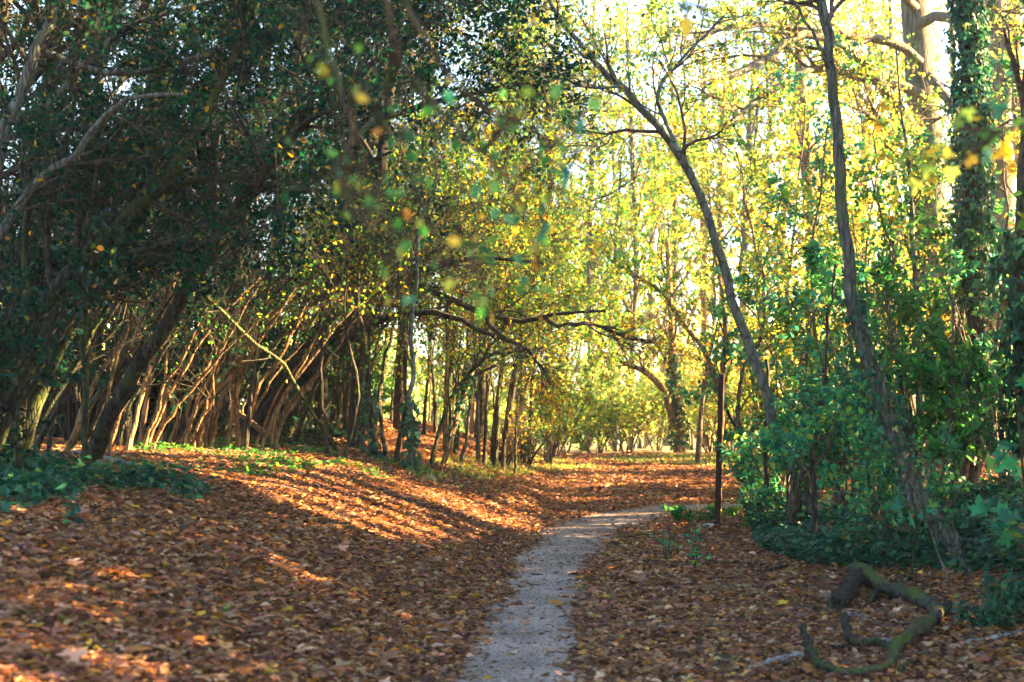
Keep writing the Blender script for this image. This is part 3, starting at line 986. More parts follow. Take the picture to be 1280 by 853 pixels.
# ---- right side: the two leaning trees
tree('leaning_tree', 'slim smooth grey leaning tree arching over the path from beside the post', 'tree',
     rows([(1034, 662, 18.2), (1003, 612, 14.4), (978, 560, 13.6), (960, 500, 12.9), (942, 445, 12.9), (921, 390, 12.1), (904, 330, 11.3), (889, 280, 10.6), (868, 225, 10.6), (845, 188, 10.6),
           (815, 150, 9.8), (780, 112, 9.1), (740, 72, 7.6), (705, 30, 6.0), (676, -20, 4.5)], -1.0), B_SMOOTH,
     limbs=[rows([(848, 190, 6.0), (832, 150, 5.3), (822, 117, 5.3), (845, 82, 4.5), (869, 56, 3.8), (905, 20, 3.1)], .6, 15.2), rows([(775, 108, 4.5), (740, 110, 3.8), (700, 98, 3.1), (660, 110, 2.2)], -.5, 14.8)],
     auto=9, aL=1.4, at=(.62, 1.), tw=(5, 5), tL=(.6, .34), per=1.7, size=.06, pal='lime', n=30, rough=.04)
tree('leaning_tree', 'thicker leaning tree with knotted bark and ivy sprigs rising from the ivy mound', 'tree',
     rows([(1208, 704, 27.2), (1172, 655, 23.4), (1143, 612, 21.2), (1129, 575, 19.6), (1111, 520, 18.9), (1091, 465, 18.2), (1076, 410, 17.4), (1064, 360, 15.8), (1056, 300, 15.1), (1052, 240, 14.4), (1048, 180, 13.6),
           (1043, 120, 12.9), (1036, 60, 12.9), (1028, 0, 12.1), (1020, -70, 10.6)], .4), B_GREY,
     limbs=[rows([(1166, 650, 10.6), (1152, 645, 12.1), (1138, 618, 11.3), (1130, 598, 7.6)], 0, 12.0), rows([(1038, 78, 5.3), (1022, 50, 4.5), (1008, 28, 3.8), (985, -5, 3.1)], .2, 12.4)],
     auto=5, aL=1.0, at=(.86, 1.), tw=(4, 3), tL=(.5, .3), per=3, size=.06, pal='mixed', n=34, ivy=(420, .07, .06), ivy_t=(.06, .45), rough=.07, lsub=0)
# knot on the thicker trunk
# ---- ivy tower and the tall trees behind
tree('ivy_tree', 'straight tree wrapped in glossy dark ivy with a bare black foot', 'tree',
     rows([(1240, 556, 36), (1234, 505, 32), (1227, 445, 30), (1221, 380, 28), (1218, 300, 27), (1217, 200, 26), (1213, 100, 25), (1207, 0, 24), (1203, -90, 22)], 0, 19.5), B_DARK,
     auto=5, aL=1.4, at=(.75, 1.), tw=(4, 3), tL=(.5, .3), per=3, pal='mixed', n=26, ivy=(3600, .14, .085), ivy_t=(.27, 1.), rough=.12, wob=.015)
tree('ivy_tree', 'ivy smothered trunk cut off by the edge of the view behind the maple', 'tree',
     rows([(1290, 560, 34), (1288, 480, 34), (1284, 400, 32), (1282, 300, 30), (1290, 150, 26), (1295, 0, 24), (1298, -90, 20)], 0, 16.5), B_DARK,
     auto=4, aL=1.6, at=(.6, 1.), tw=(4, 3), tL=(.5, .3), per=4, pal='mixed', ivy=(1500, .2, .10), ivy_t=(.0, .42), rough=.12)
tree('oak_tree', 'stout pale ridged oak sending mossy limbs out over the clearing', 'tree',
     rows([(1192, 590, 52), (1184, 480, 46), (1174, 380, 42), (1166, 300, 39), (1161, 200, 38), (1152, 100, 38), (1144, 0, 36), (1138, -110, 32)], 0, 27), B_OAK,
     limbs=[rows(l, s, 26.6) for l, s in (
         ([(1152, 175, 17), (1133, 148, 16), (1105, 113, 15), (1091, 92, 14), (1070, 70, 13), (1049, 56, 12), (1014, 42, 11), (982, 53, 10), (957, 74, 9), (933, 88, 8), (908, 97, 7), (885, 99, 5), (860, 108, 3)], -3),
         ([(1150, 78, 13), (1130, 60, 12), (1098, 49, 12), (1063, 46, 10), (1014, 39, 9), (971, 32, 8), (943, 30, 7), (912, 33, 6), (880, 44, 5), (850, 60, 3)], -2),
         ([(1152, 120, 14), (1123, 106, 12), (1077, 99, 10), (1028, 83, 10), (985, 102, 9), (954, 121, 9), (926, 144, 8), (901, 162, 7), (870, 168, 6), (830, 172, 4), (790, 165, 3)], -3.5),
         ([(1165, 250, 9), (1150, 215, 9), (1126, 180, 8), (1098, 151, 7), (1070, 136, 5), (1050, 128, 3)], -1),
         ([(1162, 95, 13), (1180, 118, 12), (1197, 137, 12), (1225, 160, 10), (1260, 172, 8)], -2),
         ([(1148, 30, 14), (1175, 20, 13), (1205, 28, 11), (1240, 10, 8)], -1.5),
         ([(1144, 10, 12), (1110, -20, 10), (1060, -40, 8), (1000, -50, 6), (930, -40, 4)], -3))],
     auto=4, aL=2.2, at=(.8, 1.), lsub=9, tw=(6, 5), tL=(.8, .45), per=2.6, size=.07, pal='lime', n=26, rough=.10)
tree('tall_tree', 'tall pale straight trunk behind the ivy wrapped tree', 'tree',
     rows([(1262, 570, 36), (1258, 420, 33), (1254, 300, 30), (1250, 150, 28), (1246, 0, 26), (1243, -110, 24)], 0, 29), B_OAK,
     auto=7, aL=2.2, at=(.6, 1.), tw=(5, 4), tL=(.8, .45), per=4, size=.085, pal='mixed', rough=.08)
tree('tall_tree', 'thin grey trunk glimpsed between the ivy wrapped tree and the pale trunk', 'tree',
     rows([(1236, 570, 18), (1233, 400, 16), (1230, 200, 14), (1228, 0, 12), (1227, -90, 11)], 0, 33), B_OAK,
     auto=6, aL=2., at=(.6, 1.), tw=(5, 4), tL=(.8, .45), per=3, size=.085, pal='mixed')
tree('tall_tree', 'brown trunk leaning in at the top edge beyond the tall pale trunk', 'tree',
     rows([(1292, 570, 22), (1286, 400, 20), (1278, 200, 18), (1270, 80, 16), (1262, -60, 13)], 0, 31), B_BROWN,
     auto=6, aL=2., at=(.6, 1.), tw=(5, 4), tL=(.8, .45), per=4, size=.085, pal='gold')
tree('tall_tree', 'slender brown trunk rising among yellow leaves between the two leaning trees', 'tree',
     rows([(1018, 572, 18), (1017, 440, 17), (1015, 330, 16), (1012, 250, 15), (1009, 180, 14), (1002, 110, 12), (996, 30, 10), (990, -60, 8)], 0, 31), B_BROWN,
     auto=12, aL=2., at=(.35, 1.), tw=(6, 4), tL=(.8, .45), per=5, size=.085, pal='gold')

# sapling behind the post with its bowed companion
tree('sapling', 'thin upright sunlit sapling standing right behind the dark post', 'sapling',
     rows([(898, 643, 6), (900, 560, 6), (902, 500, 6), (906, 440, 6), (907, 400, 5), (902, 350, 4), (890, 300, 3)], .3), B_BROWN,
     auto=7, aL=.8, at=(.35, 1.), tw=(4, 3), tL=(.4, .25), per=5, size=.07, pal='teal', n=16)
tree('sapling', 'bowed brown sapling bending back over the clearing from behind the post', 'sapling',
     rows([(898, 640, 6), (901, 550, 6), (902, 494, 7), (892, 462, 6), (868, 420, 6), (847, 393, 5), (825, 365, 4), (795, 345, 3)], .5), B_BROWN,
     auto=7, aL=.8, at=(.4, 1.), tw=(4, 3), tL=(.4, .25), per=4, size=.065, pal='mixed', n=18)
tree('sapling', 'dark crooked double stemmed sapling at the ivy edge by the post', 'sapling',
     rows([(952, 640, 10), (947, 605, 9), (938, 575, 8), (925, 545, 7), (912, 520, 5), (900, 495, 3)], .3), B_DARK,
     limbs=[rows([(953, 640, 8), (958, 600, 7), (955, 560, 6), (960, 510, 5), (958, 450, 4)], .2, 16.8)], auto=6, aL=.9, at=(.3, 1.), tw=(4, 3), tL=(.45, .28), per=7, size=.075, pal='teal', n=14)
tree('sapling', 'upright dark sapling in the ivy between the two leaning trees', 'sapling',
     rows([(1018, 700, 9), (1020, 650, 8), (1016, 600, 7), (1022, 540, 6), (1030, 470, 5), (1036, 400, 4), (1044, 330, 3)], .3), B_DARK,
     auto=12, aL=1.0, at=(.2, 1.), tw=(5, 3), tL=(.45, .28), per=6, size=.075, pal='teal', n=18)
tree('vine', 'pale bare vine looping down to the ivy beside the thicker leaning tree', 'vine',
     rows([(1215, 735, 4), (1212, 715, 4), (1202, 700, 3), (1194, 690, 3), (1197, 675, 2.5), (1190, 650, 2)], .1), B_TWIG, auto=0, n=16, wob=.006)
tree('vine', 'straight thin pale shoot leaning against the foot of the thicker tree', 'vine',
     rows([(1188, 738, 3), (1180, 710, 3), (1172, 690, 2.5), (1163, 660, 2)], .2), B_TWIG, auto=0, n=10, wob=.004)

# ---- right side shrubs
S = shrub
lab = [
    # x, d, h, w, kind, pal, size, stems, k, per, label
    ('laurel', 1165, 16.0, 3.1, 1.15, 'long', 'laurel', .15, 9, (7, 4), 9, 'glossy long leaved laurel bush between the thicker leaning tree and the ivy wrapped tree', M_GLOSSY),
    ('laurel', 1105, 18.2, 3.9, 1.1, 'long', 'laurel', .13, 9, (7, 4), 9, 'taller laurel bush filling the gap just behind the thicker leaning tree', M_GLOSSY),
    ('laurel', 1205, 21.5, 4.3, 1.2, 'oval', 'green', .12, 9, (7, 4), 8, 'broad leaved bush crowding round the trunk of the ivy wrapped tree', M_LEAF),
    ('shrub', 985, 16.6, 2.0, .75, 'oval', 'teal', .075, 8, (6, 4), 8, 'teal green shrub hugging the base of the slim leaning tree', M_LEAF),
    ('shrub', 1062, 16.2, 2.6, .85, 'oval', 'teal', .08, 9, (6, 4), 8, 'blue green shrub standing midway between the two leaning trees', M_LEAF),
    ('shrub', 1010, 19.2, 3.3, .9, 'oval', 'green', .08, 8, (6, 4), 7, 'mid green shrub seen behind the slim leaning tree', M_LEAF),
    ('shrub', 1075, 21.5, 4.5, 1.2, 'oval', 'green', .09, 9, (6, 4), 8, 'high bushy green shrub topping out between the leaning trees', M_LEAF),
    ('shrub', 975, 23.2, 3.4, 1.1, 'oval', 'mixed', .09, 8, (6, 4), 7, 'green and yellow shrub across the path beyond the slim leaning tree', M_LEAF),
    ('shrub', 1260, 18.0, 3.4, 1.1, 'oval', 'teal', .09, 8, (6, 4), 8, 'dense teal shrub at the side of the ivy smothered trunk', M_LEAF),
    ('shrub', 1130, 13.8, 1.1, .7, 'oval', 'teal', .07, 8, (5, 4), 7, 'low shrub growing over the foot of the thicker leaning tree', M_LEAF),
    ('shrub', 960, 17.4, 1.1, .5, 'oval', 'teal', .065, 8, (5, 4), 8, 'small low shrub at the corner of the ivy nearest the post', M_LEAF),
    ('shrub', 1090, 26, 3.6, 1.6, 'oval', 'amber', .10, 9, (6, 4), 7, 'orange leaved shrub glowing in sun behind the laurels', M_LEAF),
    ('shrub', 1190, 25, 2.8, 1.6, 'oval', 'amber', .10, 9, (6, 4), 7, 'amber shrub glimpsed low beside the black foot of the ivy wrapped tree', M_LEAF),
    ('shrub', 1150, 32, 6.5, 2.2, 'oval', 'gold', .12, 10, (7, 4), 8, 'tall yellow shrub lit up behind the oak trunk', M_LEAF),
    ('shrub', 1045, 31, 5.8, 2.0, 'oval', 'gold', .12, 10, (7, 4), 8, 'tall golden shrub rising beyond the slender brown trunk', M_LEAF),
    ('shrub', 1275, 30, 6.5, 2.2, 'oval', 'lime', .12, 10, (7, 4), 8, 'lime green shrub filling the distance at the view edge', M_LEAF),
]
for nm, px, d, h, w, kd, pal, sz, stn, kk, pr, lb, lm in lab:
    shrub(nm, lb, 'shrub', (px - CX) / F * d, d, h, w, stn, kk, pr * 1.5, sz * .85, kd, pal, lmat=lm, bark=B_TWIG)

airy = [  # px, d, top py, crown palette, label
    (930, 21.5, 190, 'lime', 'airy light green young tree on the far side of the path past the post'),
    (985, 24.0, 120, 'mixed', 'airy yellow green young tree between the slim leaning tree and the brown trunk'),
    (1030, 20.0, 150, 'teal', 'airy blue green young tree whose leaves float left of the thicker leaning trunk'),
    (1085, 23.0, 130, 'gold', 'airy golden young tree just right of the thicker leaning trunk'),
    (1115, 19.5, 230, 'green', 'airy mid green young tree over the laurels'),
    (1100, 25, 110, 'gold', 'airy golden young tree standing ahead of the oak limbs'),
    (1190, 22.0, 200, 'green', 'airy mid green young tree crowding the ivy wrapped tree from one side'),
    (1255, 21.0, 160, 'teal', 'airy blue green young tree by the ivy smothered trunk'),
    (872, 29.0, 190, 'lime', 'airy light green young tree over the far bend of the path'),
]
for px, d, ty, pal, lb in airy:
    tree('young_tree', lb, 'tree', rows([(px, 575, 6), (px + rng.normal(0, 5), 480, 5), (px + rng.normal(0, 9), (575 + ty) * .5, 3.6), (px + rng.normal(0, 12), ty, 2)], 0, d), B_TWIG,
         auto=22, aL=.075 * d, at=(.12, 1.), tw=(6, 4), tL=(.03 * d, .018 * d), per=3.4, size=.075, pal=pal, n=14, wob=.03, flat=.5, up=.1, extra=('sprays',))

# maple sapling with big leaves
zx = (1262 - CX) / F * 9.4
tr = tree('maple_sapling', 'young maple with large teal lobed leaves reaching in at the view edge', 'sapling',
          [((1285 - CX) / F * 9.6, 9.6, hz((1285 - CX) / F * 9.6, 9.6), .014), (*P(1283, 690, 9.6), .012), (*P(1280, 620, 9.5), .010), (*P(1276, 550, 9.4), .008), (*P(1268, 480, 9.3), .005)], B_GREEN, world=True,
          auto=15, aL=.42, at=(.28, 1.), tw=(3, 0), tL=(.16, .1), per=2.6, size=.115, kind='maple', pal='teal', up=.1, n=14, gap=False, wob=.003, aspread=(.8, 1.5))
tree('maple_sapling', 'small three leaved maple shoot in front of the thicker leaning trunk', 'sapling',
     [(*P(1140, 700, 12.0), .008), (*P(1146, 660, 11.7), .006), (*P(1140, 620, 11.6), .005), (*P(1132, 590, 11.5), .004)], B_GREEN, world=True,
     auto=6, aL=.3, at=(.3, 1.), tw=(2, 0), tL=(.14, .1), per=2.0, size=.10, kind='maple', pal='teal', n=10, gap=False, wob=.003)

# yellow maple boughs in front of the oak
for px, py, d, lb in ((1120, 200, 21, 'bright yellow maple with lobed leaves in front of the oak trunk'),
                      (1262, 300, 24, 'yellow maple crowded behind the ivy wrapped tree at the view edge')):
    x0 = (px + 30 - CX) / F * d
    tree('maple_tree', lb, 'tree', [(x0, d, hz(x0, d), .06), (*P(px + 28, 430, d), .05), (*P(px + 22, 300, d), .04), (*P(px + 12, 180, d), .025), (*P(px, 60, d), .012)], B_GREY, world=True,
         auto=9, aL=1.2, at=(.45, .8), tw=(4, 3), tL=(.5, .3), per=1.2, size=.13, kind='maple', pal='gold', n=16)

# ---- clearing and the wood behind it
tree('ivy_tree', 'ivy clad trunk at the back of the clearing with one limb bowing to the side', 'tree',
     rows([(849, 575, 14), (848, 523, 12), (845, 480, 11), (841, 440, 10), (838, 380, 8), (834, 300, 6)], 0, 33), B_BROWN,
     limbs=[rows([(846, 545, 9), (838, 515, 9), (830, 490, 9), (812, 470, 8), (781, 454, 6), (755, 446, 4)], -.8, 33)],
     auto=8, aL=2., at=(.5, 1.), tw=(5, 4), tL=(.9, .5), per=4, size=.09, pal='mixed', ivy=(420, .10, .11), ivy_t=(.05, .5))
far = [
    (905, 39, 30, 9, 'gold', 'golden tree filling the sky between the arched trunk and the oak limbs'),
    (985, 41, -20, 9, 'gold', 'tall golden tree filling the sky beneath the oak limbs'),
    (1035, 36, 60, 8, 'gold', 'golden tree close behind the slender brown trunk'),
    (1140, 42, -30, 9, 'gold', 'tall golden tree straight behind the oak trunk'),
    (770, 52, 60, 8, 'lime', 'pale far tree softening the bright gap above the far bushes'),
    (690, 37, 30, 8, 'mixed', 'twiggy thin crowned tree behind the yellow sapling of the thicket end'),
    (735, 41, -20, 8, 'lime', 'tall thin crowned tree filling the sky beside the arched slim trunk'),
    (790, 38, 10, 8, 'mixed', 'tall twiggy tree under the arch of the slim leaning tree'),
    (835, 44, -30, 9, 'lime', 'tall light green tree whose top fills the arch of the slim leaning tree'),
    (640, 42, 10, 8, 'mixed', 'thin twiggy tree seen through the dark boughs'),
    # px, d, top py, w px, palette, label
    (765, 44, 200, 8, 'mixed', 'distant slim trunk standing alone in the bright gap over the clearing'),
    (700, 48, 240, 8, 'lime', 'faint hazy trunk left of the bright gap'),
    (735, 56, 260, 9, 'mixed', 'hazy far trunk just beside the bright gap'),
    (812, 50, 120, 9, 'mixed', 'far yellow leaved tree rising above the bowed sapling'),
    (880, 42, 60, 11, 'gold', 'far yellow leaved tree seen past the slim leaning tree'),
    (935, 36, 40, 12, 'mixed', 'green and yellow tree close behind the slim leaning tree'),
    (960, 46, 20, 11, 'mixed', 'golden tree whose crown fills the space over the oak limbs'),
    (1070, 44, 20, 13, 'gold', 'golden tree rising behind the thicker leaning tree'),
    (1110, 39, -20, 13, 'mixed', 'green and yellow tree close behind the oak trunk'),
    (1205, 46, -20, 13, 'gold', 'golden tree far behind the ivy wrapped tree'),
]
for px, d, ty, w, pal, lb in far:
    tree('woodland_tree', lb, 'tree', rows([(px, 574, w * 1.2), (px + rng.normal(0, 4), 480, w), (px + rng.normal(0, 6), (574 + ty) * .5, w * .8), (px + rng.normal(0, 9), ty, w * .35)], 0, d), B_BROWN if pal == 'gold' else B_GREY,
         auto=20, aL=.055 * d, at=(.25, 1.), tw=(6, 4), tL=(1.3, .7), per=6.6, size=.07 + .0009 * d, pal=pal, n=14, group='trees beyond the clearing', wob=.04)
sh = [
    (690, 31, 2.4, 1.2, 'lime', 'lime yellow bush at the corner where the grassy bank meets the clearing'),
    (730, 38, 2.9, 1.6, 'pale', 'pale green bush in the haze behind the corner bush'),
    (772, 36, 2.3, 1.4, 'pale', 'low lime bush at the middle of the far clearing edge'),
    (800, 41, 3.4, 1.7, 'pale', 'golden bush behind the bowed limb of the ivy clad trunk'),
    (868, 37, 3.2, 1.6, 'pale', 'golden bush between the ivy clad trunk and the post'),
    (915, 34, 3.0, 1.5, 'amber', 'amber bush showing past the post top'),
    (955, 33, 3.6, 1.6, 'gold', 'golden bush behind the crooked double stemmed sapling'),
    (655, 40, 3.6, 1.8, 'pale', 'yellow green bush deep behind the brush covered trunk'),
    (590, 38, 3.0, 1.8, 'mixed', 'hazy mixed bush behind the pair of slanting stems'),
    (540, 42, 3.4, 2.0, 'mixed', 'hazy bush deep behind the birch'),
    (480, 40, 3.2, 2.0, 'mixed', 'hazy bush deep behind the dark clumped trunk'),
    (706, 34, 1.9, 1.3, 'pale', 'low pale bush right at the grassy corner of the clearing'),
    (745, 33.5, 1.5, 1.2, 'lime', 'lowest lime bush on the far grass beside the pale ones'),
    (785, 34.5, 2.0, 1.3, 'pale', 'pale bush standing just left of the bowed limb'),
    (822, 35, 1.8, 1.2, 'lime', 'lime bush directly under the bowed limb'),
    (890, 33, 2.2, 1.3, 'pale', 'pale bush showing beside the post'),
    (930, 31, 2.0, 1.2, 'lime', 'lime bush behind the crooked dark sapling'),
    (420, 44, 3.6, 2.2, 'mixed', 'hazy bush glimpsed behind the thin stems of the thicket'),
]
for px, d, h, w, pal, lb in sh:
    shrub('bush', lb, 'bush', (px - CX) / F * d, d, h, w, 9, (7, 4), 8, .085, 'oval', pal, group='bushes round the clearing', gap=False)

# far-off wood that reads as one mass
mb = MB()
n = 30000
d = rng.uniform(58, 95, n)
x = rng.uniform(-.46, .62, n) * d
hmax = (4 + 11 * noise2(x * .11 + 8, d * .06 + 2)) * np.interp(x / d, [-.45, -.15, .0, .14, .22, .35], [1.2, .6, .25, .25, .8, 1.2])
z = H(x, d) + hmax * rng.random(n) ** .9
k = noise2(x * .45 + 13, z * .5 + d * .2) > .33
p = np.stack([x, d, z], -1)[k]
q = len(p)
colr = pick('pale', q)
gsel = rng.random(q) < .45
colr[gsel] = pick('lime', int(gsel.sum()))
mb.add(*leaves(p, rng.normal(0, 1, (q, 3)), rng.normal(0, 1, (q, 3)) + np.array([0, 0, .4]), rng.uniform(.25, .55, q), 'oval', colr))
nt_ = 90
d = rng.uniform(58, 92, nt_)
x = rng.uniform(-.46, .6, nt_) * d
T_ = np.stack([np.stack([x + rng.normal(0, .12, nt_) * i, d, H(x, d) + 13 * i / 5], -1) for i in range(6)], 1)
mb.add(*tubes(T_, np.linspace(.19, .05, 6)[None].repeat(nt_, 0), 6), (.10, .08, .06), smooth=True)
tag(mb.build('distant_wood', M_LEAF), 'far off autumn wood closing the view beyond the clearing', 'wood', kind='stuff')


# ================================================================== LEFT THICKET
def stem(label, pts, bark=B_GREEN, lean=0., d0=None, auto=5, aL=1.1, at=(.35, 1.), tw=(5, 5), tL=(.6, .35), per=1.2, size=.05, pal='dark', name='thicket_tree', limbs=(), group=None, ivy=None, ivy_t=(0, 1), up=.05, n=18, gap=True, cat='tree', rough=.1):
    return tree(name, label, cat, rows(pts, lean, d0), bark, limbs=limbs, auto=auto, aL=aL, at=at, tw=tw, tL=tL, per=per, size=size, pal=pal, group=group, ivy=ivy, ivy_t=ivy_t, up=up, n=n, gap=gap, rough=rough, kind='oval', twig_mat=B_DTWIG)


# the big leaning trees
stem('stout dark trunk slanting up from the bank into the gloom, widest in the thicket',
     [(106, 590, 25), (128, 545, 22), (150, 500, 20), (200, 415, 18), (255, 330, 16), (310, 240, 14), (370, 165, 12), (440, 100, 9), (520, 40, 6)], B_DARK, -2., auto=14, aL=1.8, at=(.4, 1.), per=5, tw=(6, 5), tL=(.8, .45), n=26,
     limbs=[rows([(232, 368, 12), (250, 310, 10), (262, 250, 8), (270, 190, 6), (285, 120, 4)], .6, 15.5), rows([(310, 240, 9), (350, 200, 8), (410, 175, 7), (480, 150, 6), (560, 125, 5), (640, 110, 3)], -1.5, 15.5), rows([(370, 165, 8), (400, 110, 7), (450, 50, 6), (520, 0, 5), (600, -40, 3)], -1., 15)])
stem('mossy trunk slanting from the dark corner toward the top, its bark catching faint light',
     [(-40, 640, 34), (-10, 545, 28), (10, 450, 22), (60, 370, 20), (110, 320, 19), (150, 280, 17), (210, 220, 15), (250, 150, 12), (300, 60, 9), (330, -20, 6)], B_GREEN, -.5, d0=12.0, auto=12, aL=1.6, per=5, tw=(6, 5), tL=(.7, .4), n=26)
stem('mossy trunk running close beneath the higher slanting trunk of the dark corner',
     [(10, 615, 30), (35, 530, 24), (65, 450, 20), (110, 370, 18), (140, 325, 16), (200, 240, 13), (228, 190, 9), (250, 140, 6)], B_GREEN, -.5, d0=13.5, auto=11, aL=1.5, per=5, tw=(6, 5), tL=(.7, .4), n=24)
stem('greyish trunk crossing the top corner of the thicket with one sunlit edge',
     [(-75, 640, 26), (-50, 480, 22), (-20, 300, 19), (0, 190, 17), (20, 130, 15), (48, 60, 14), (72, 0, 12), (95, -70, 9)], B_GREY, 0, d0=11.5, auto=12, aL=1.7, at=(.5, 1.), per=4, tw=(7, 6), tL=(.7, .4), pal='dark', n=22,
     limbs=[rows([(48, 60, 9), (130, 92, 8), (220, 80, 7), (290, 55, 6), (370, 35, 5), (470, 25, 4), (560, 30, 3)], .8, 11.5), rows([(10, 155, 9), (70, 120, 8), (150, 40, 7), (240, 10, 6), (340, -20, 5)], .5, 11.5), rows([(75, -10, 8), (180, -20, 7), (300, 0, 6), (420, 5, 5), (520, -20, 4), (620, -10, 3)], 1.5, 11.5)])
stem('drooping mossy stem curling down the dark corner of the thicket',
     [(24, 600, 10), (26, 480, 9), (30, 420, 9), (34, 350, 9), (28, 300, 8), (35, 260, 7), (48, 230, 5), (60, 190, 3)], B_GREEN, 0, auto=5, per=2)
stem('thin green upright stem between the dark corner and the slanting trunks',
     [(108, 600, 9), (106, 500, 8), (105, 400, 8), (106, 300, 7), (103, 240, 6), (118, 180, 5), (140, 130, 3)], B_GREEN, 0, auto=6, per=3)
stem('bowed thin green sapling arching over the front of the thicket down to the leaves',
     [(428, 575, 4), (415, 555, 4), (398, 528, 4), (372, 486, 4.5), (355, 455, 4.5), (330, 438, 4.5), (290, 402, 4.5), (250, 365, 4.5), (215, 345, 4), (180, 337, 3), (148, 340, 2.5)], B_GREEN, -3.5, d0=19, auto=5, aL=.7, per=1, tw=(3, 3), tL=(.4, .25))
stem('crooked branchy tree whose mossy bough crosses the upper thicket level',
     [(-30, 600, 22), (30, 470, 18), (90, 360, 15), (150, 280, 13), (200, 240, 11), (245, 226, 10), (290, 222, 9), (345, 222, 8), (400, 214, 7), (440, 208, 5), (490, 190, 3)], B_GREEN, -1.5, d0=13, auto=12, aL=1.3, at=(.45, 1.), per=2.5, tw=(6, 5), tL=(.55, .35),
     limbs=[rows([(265, 224, 5), (310, 230, 4), (350, 240, 4), (380, 248, 3)], -.3, 12)])
stem('pale branched tree forking in the upper corner under the leaf canopy',
     [(-60, 560, 16), (-20, 330, 13), (10, 280, 11), (55, 218, 10), (95, 195, 9), (110, 165, 8), (132, 140, 7), (165, 125, 6), (230, 118, 4)], B_GREY, -.6, d0=11, auto=10, aL=1.2, at=(.4, 1.), per=3, tw=(6, 5), tL=(.55, .35))

# arching boughs reaching over the clearing
stem('dark tree arching out of the thicket low over the leaf bank',
     [(296, 566, 18), (312, 545, 16), (335, 512, 15), (368, 470, 14), (400, 450, 13), (442, 422, 12), (465, 405, 11), (498, 392, 9), (541, 390, 8), (574, 399, 7), (593, 412, 6), (630, 425, 5), (662, 438, 3)], B_DARK, -1.5, d0=20.5, auto=12, aL=1.1, at=(.4, 1.), per=1.2, tw=(6, 5), tL=(.55, .35), pal='amber', n=26, gap=True)
stem('long dark bough tree bending flat across the middle of the view toward the path',
     [(330, 560, 20), (345, 500, 18), (375, 440, 16), (425, 385, 14), (480, 362, 12), (508, 358, 10), (531, 361, 9), (557, 371, 8), (580, 384, 8), (603, 392, 7), (656, 402, 6), (685, 395, 5), (715, 391, 4), (757, 389, 3)], B_DARK, -2.5, d0=21.5, auto=14, aL=1.2, at=(.4, 1.), per=1.4, tw=(6, 5), tL=(.6, .35), pal='amber', n=28, gap=True,
     limbs=[rows([(680, 397, 5), (693, 408, 5), (707, 405, 5), (728, 405, 5), (749, 408, 4), (790, 424, 4), (820, 429, 3)], .6, 18.5), rows([(606, 393, 5), (615, 410, 5), (640, 428, 4), (662, 440, 3), (682, 466, 3)], 0, 18.5)])
stem('mossy tree behind the dark bough arching higher into the twigs',
     [(350, 562, 16), (365, 520, 14), (390, 470, 13), (420, 420, 12), (460, 375, 10), (510, 345, 8), (560, 330, 7), (620, 322, 5), (680, 330, 3)], B_GREEN, -1.5, d0=22, auto=14, aL=1.5, at=(.35, 1.), per=1.5, tw=(7, 6), tL=(.7, .4), pal='mixed', n=22)

# the sunlit clump
clump = [
    ([(176, 566, 9), (192, 527, 8), (204, 481, 7), (225, 457, 6), (250, 400, 4), (280, 330, 3)], 'sunlit slanting stem at the shady end of the golden clump'),
    ([(211, 562, 11), (223, 519, 10), (217, 504, 10), (224, 470, 9), (232, 400, 7), (228, 320, 4)], 'thick kinked sunlit stem in the golden clump'),
    ([(237, 562, 8), (235, 524, 8), (242, 483, 7), (255, 465, 6), (280, 430, 4)], 'sunlit stem that hooks sideways at its top in the golden clump'),
    ([(251, 562, 7), (256, 524, 7), (269, 491, 6), (292, 468, 6), (330, 420, 4), (370, 360, 3)], 'sunlit stem crossing its neighbour low in the golden clump'),
    ([(261, 564, 8), (274, 514, 8), (284, 486, 7), (305, 455, 7), (336, 434, 6), (390, 400, 4)], 'longest slanting sunlit stem of the golden clump'),
    ([(300, 562, 13), (308, 525, 12), (321, 488, 11), (331, 468, 10), (344, 452, 9), (372, 400, 7), (400, 340, 4)], 'dark stem with a bright edge closing the golden clump'),
    ([(297, 564, 9), (296, 520, 9), (299, 478, 9), (302, 440, 9), (306, 410, 8), (318, 340, 6), (330, 270, 4)], 'upright sunlit stem standing behind the slanting golden ones'),
    ([(158, 568, 12), (170, 520, 11), (183, 470, 10), (195, 420, 9), (222, 340, 7), (250, 260, 4)], 'broad dim stem beside the stout dark trunk'),
    ([(198, 564, 7), (206, 500, 7), (208, 440, 6), (212, 380, 5), (222, 300, 3)], 'thin straight stem standing between the kinked and slanting golden stems'),
    ([(268, 560, 5), (268, 500, 5), (264, 460, 4), (270, 420, 3)], 'thinnest upright sunlit stem in the golden clump'),
    ([(140, 574, 8), (132, 520, 8), (142, 470, 7), (160, 400, 6), (172, 320, 4)], 'dim upright stem touching the stout dark trunk'),
    ([(226, 560, 6), (246, 500, 6), (262, 440, 5), (288, 370, 3)], 'sunlit stem leaning behind the hooked golden stem'),
]
for _ in range(14):
    a = rng.uniform(165, 348)
    l_ = rng.uniform(.1, .75)
    h_ = rng.uniform(90, 190)
    y_ = 566 - (a - 165) * .02
    w_ = rng.uniform(5.5, 10)
    clump.append(([(a, y_, w_), (a + l_ * h_ * .2 + rng.normal(0, 3), y_ - h_ * .3, w_ * .9), (a + l_ * h_ * .55 + rng.normal(0, 4), y_ - h_ * .62, w_ * .75), (a + l_ * h_, y_ - h_, w_ * .5), (a + l_ * h_ * 1.5, y_ - h_ * 1.3, w_ * .25)],
                  'slim sunlit stem rising among the bigger golden stems of the clump'))
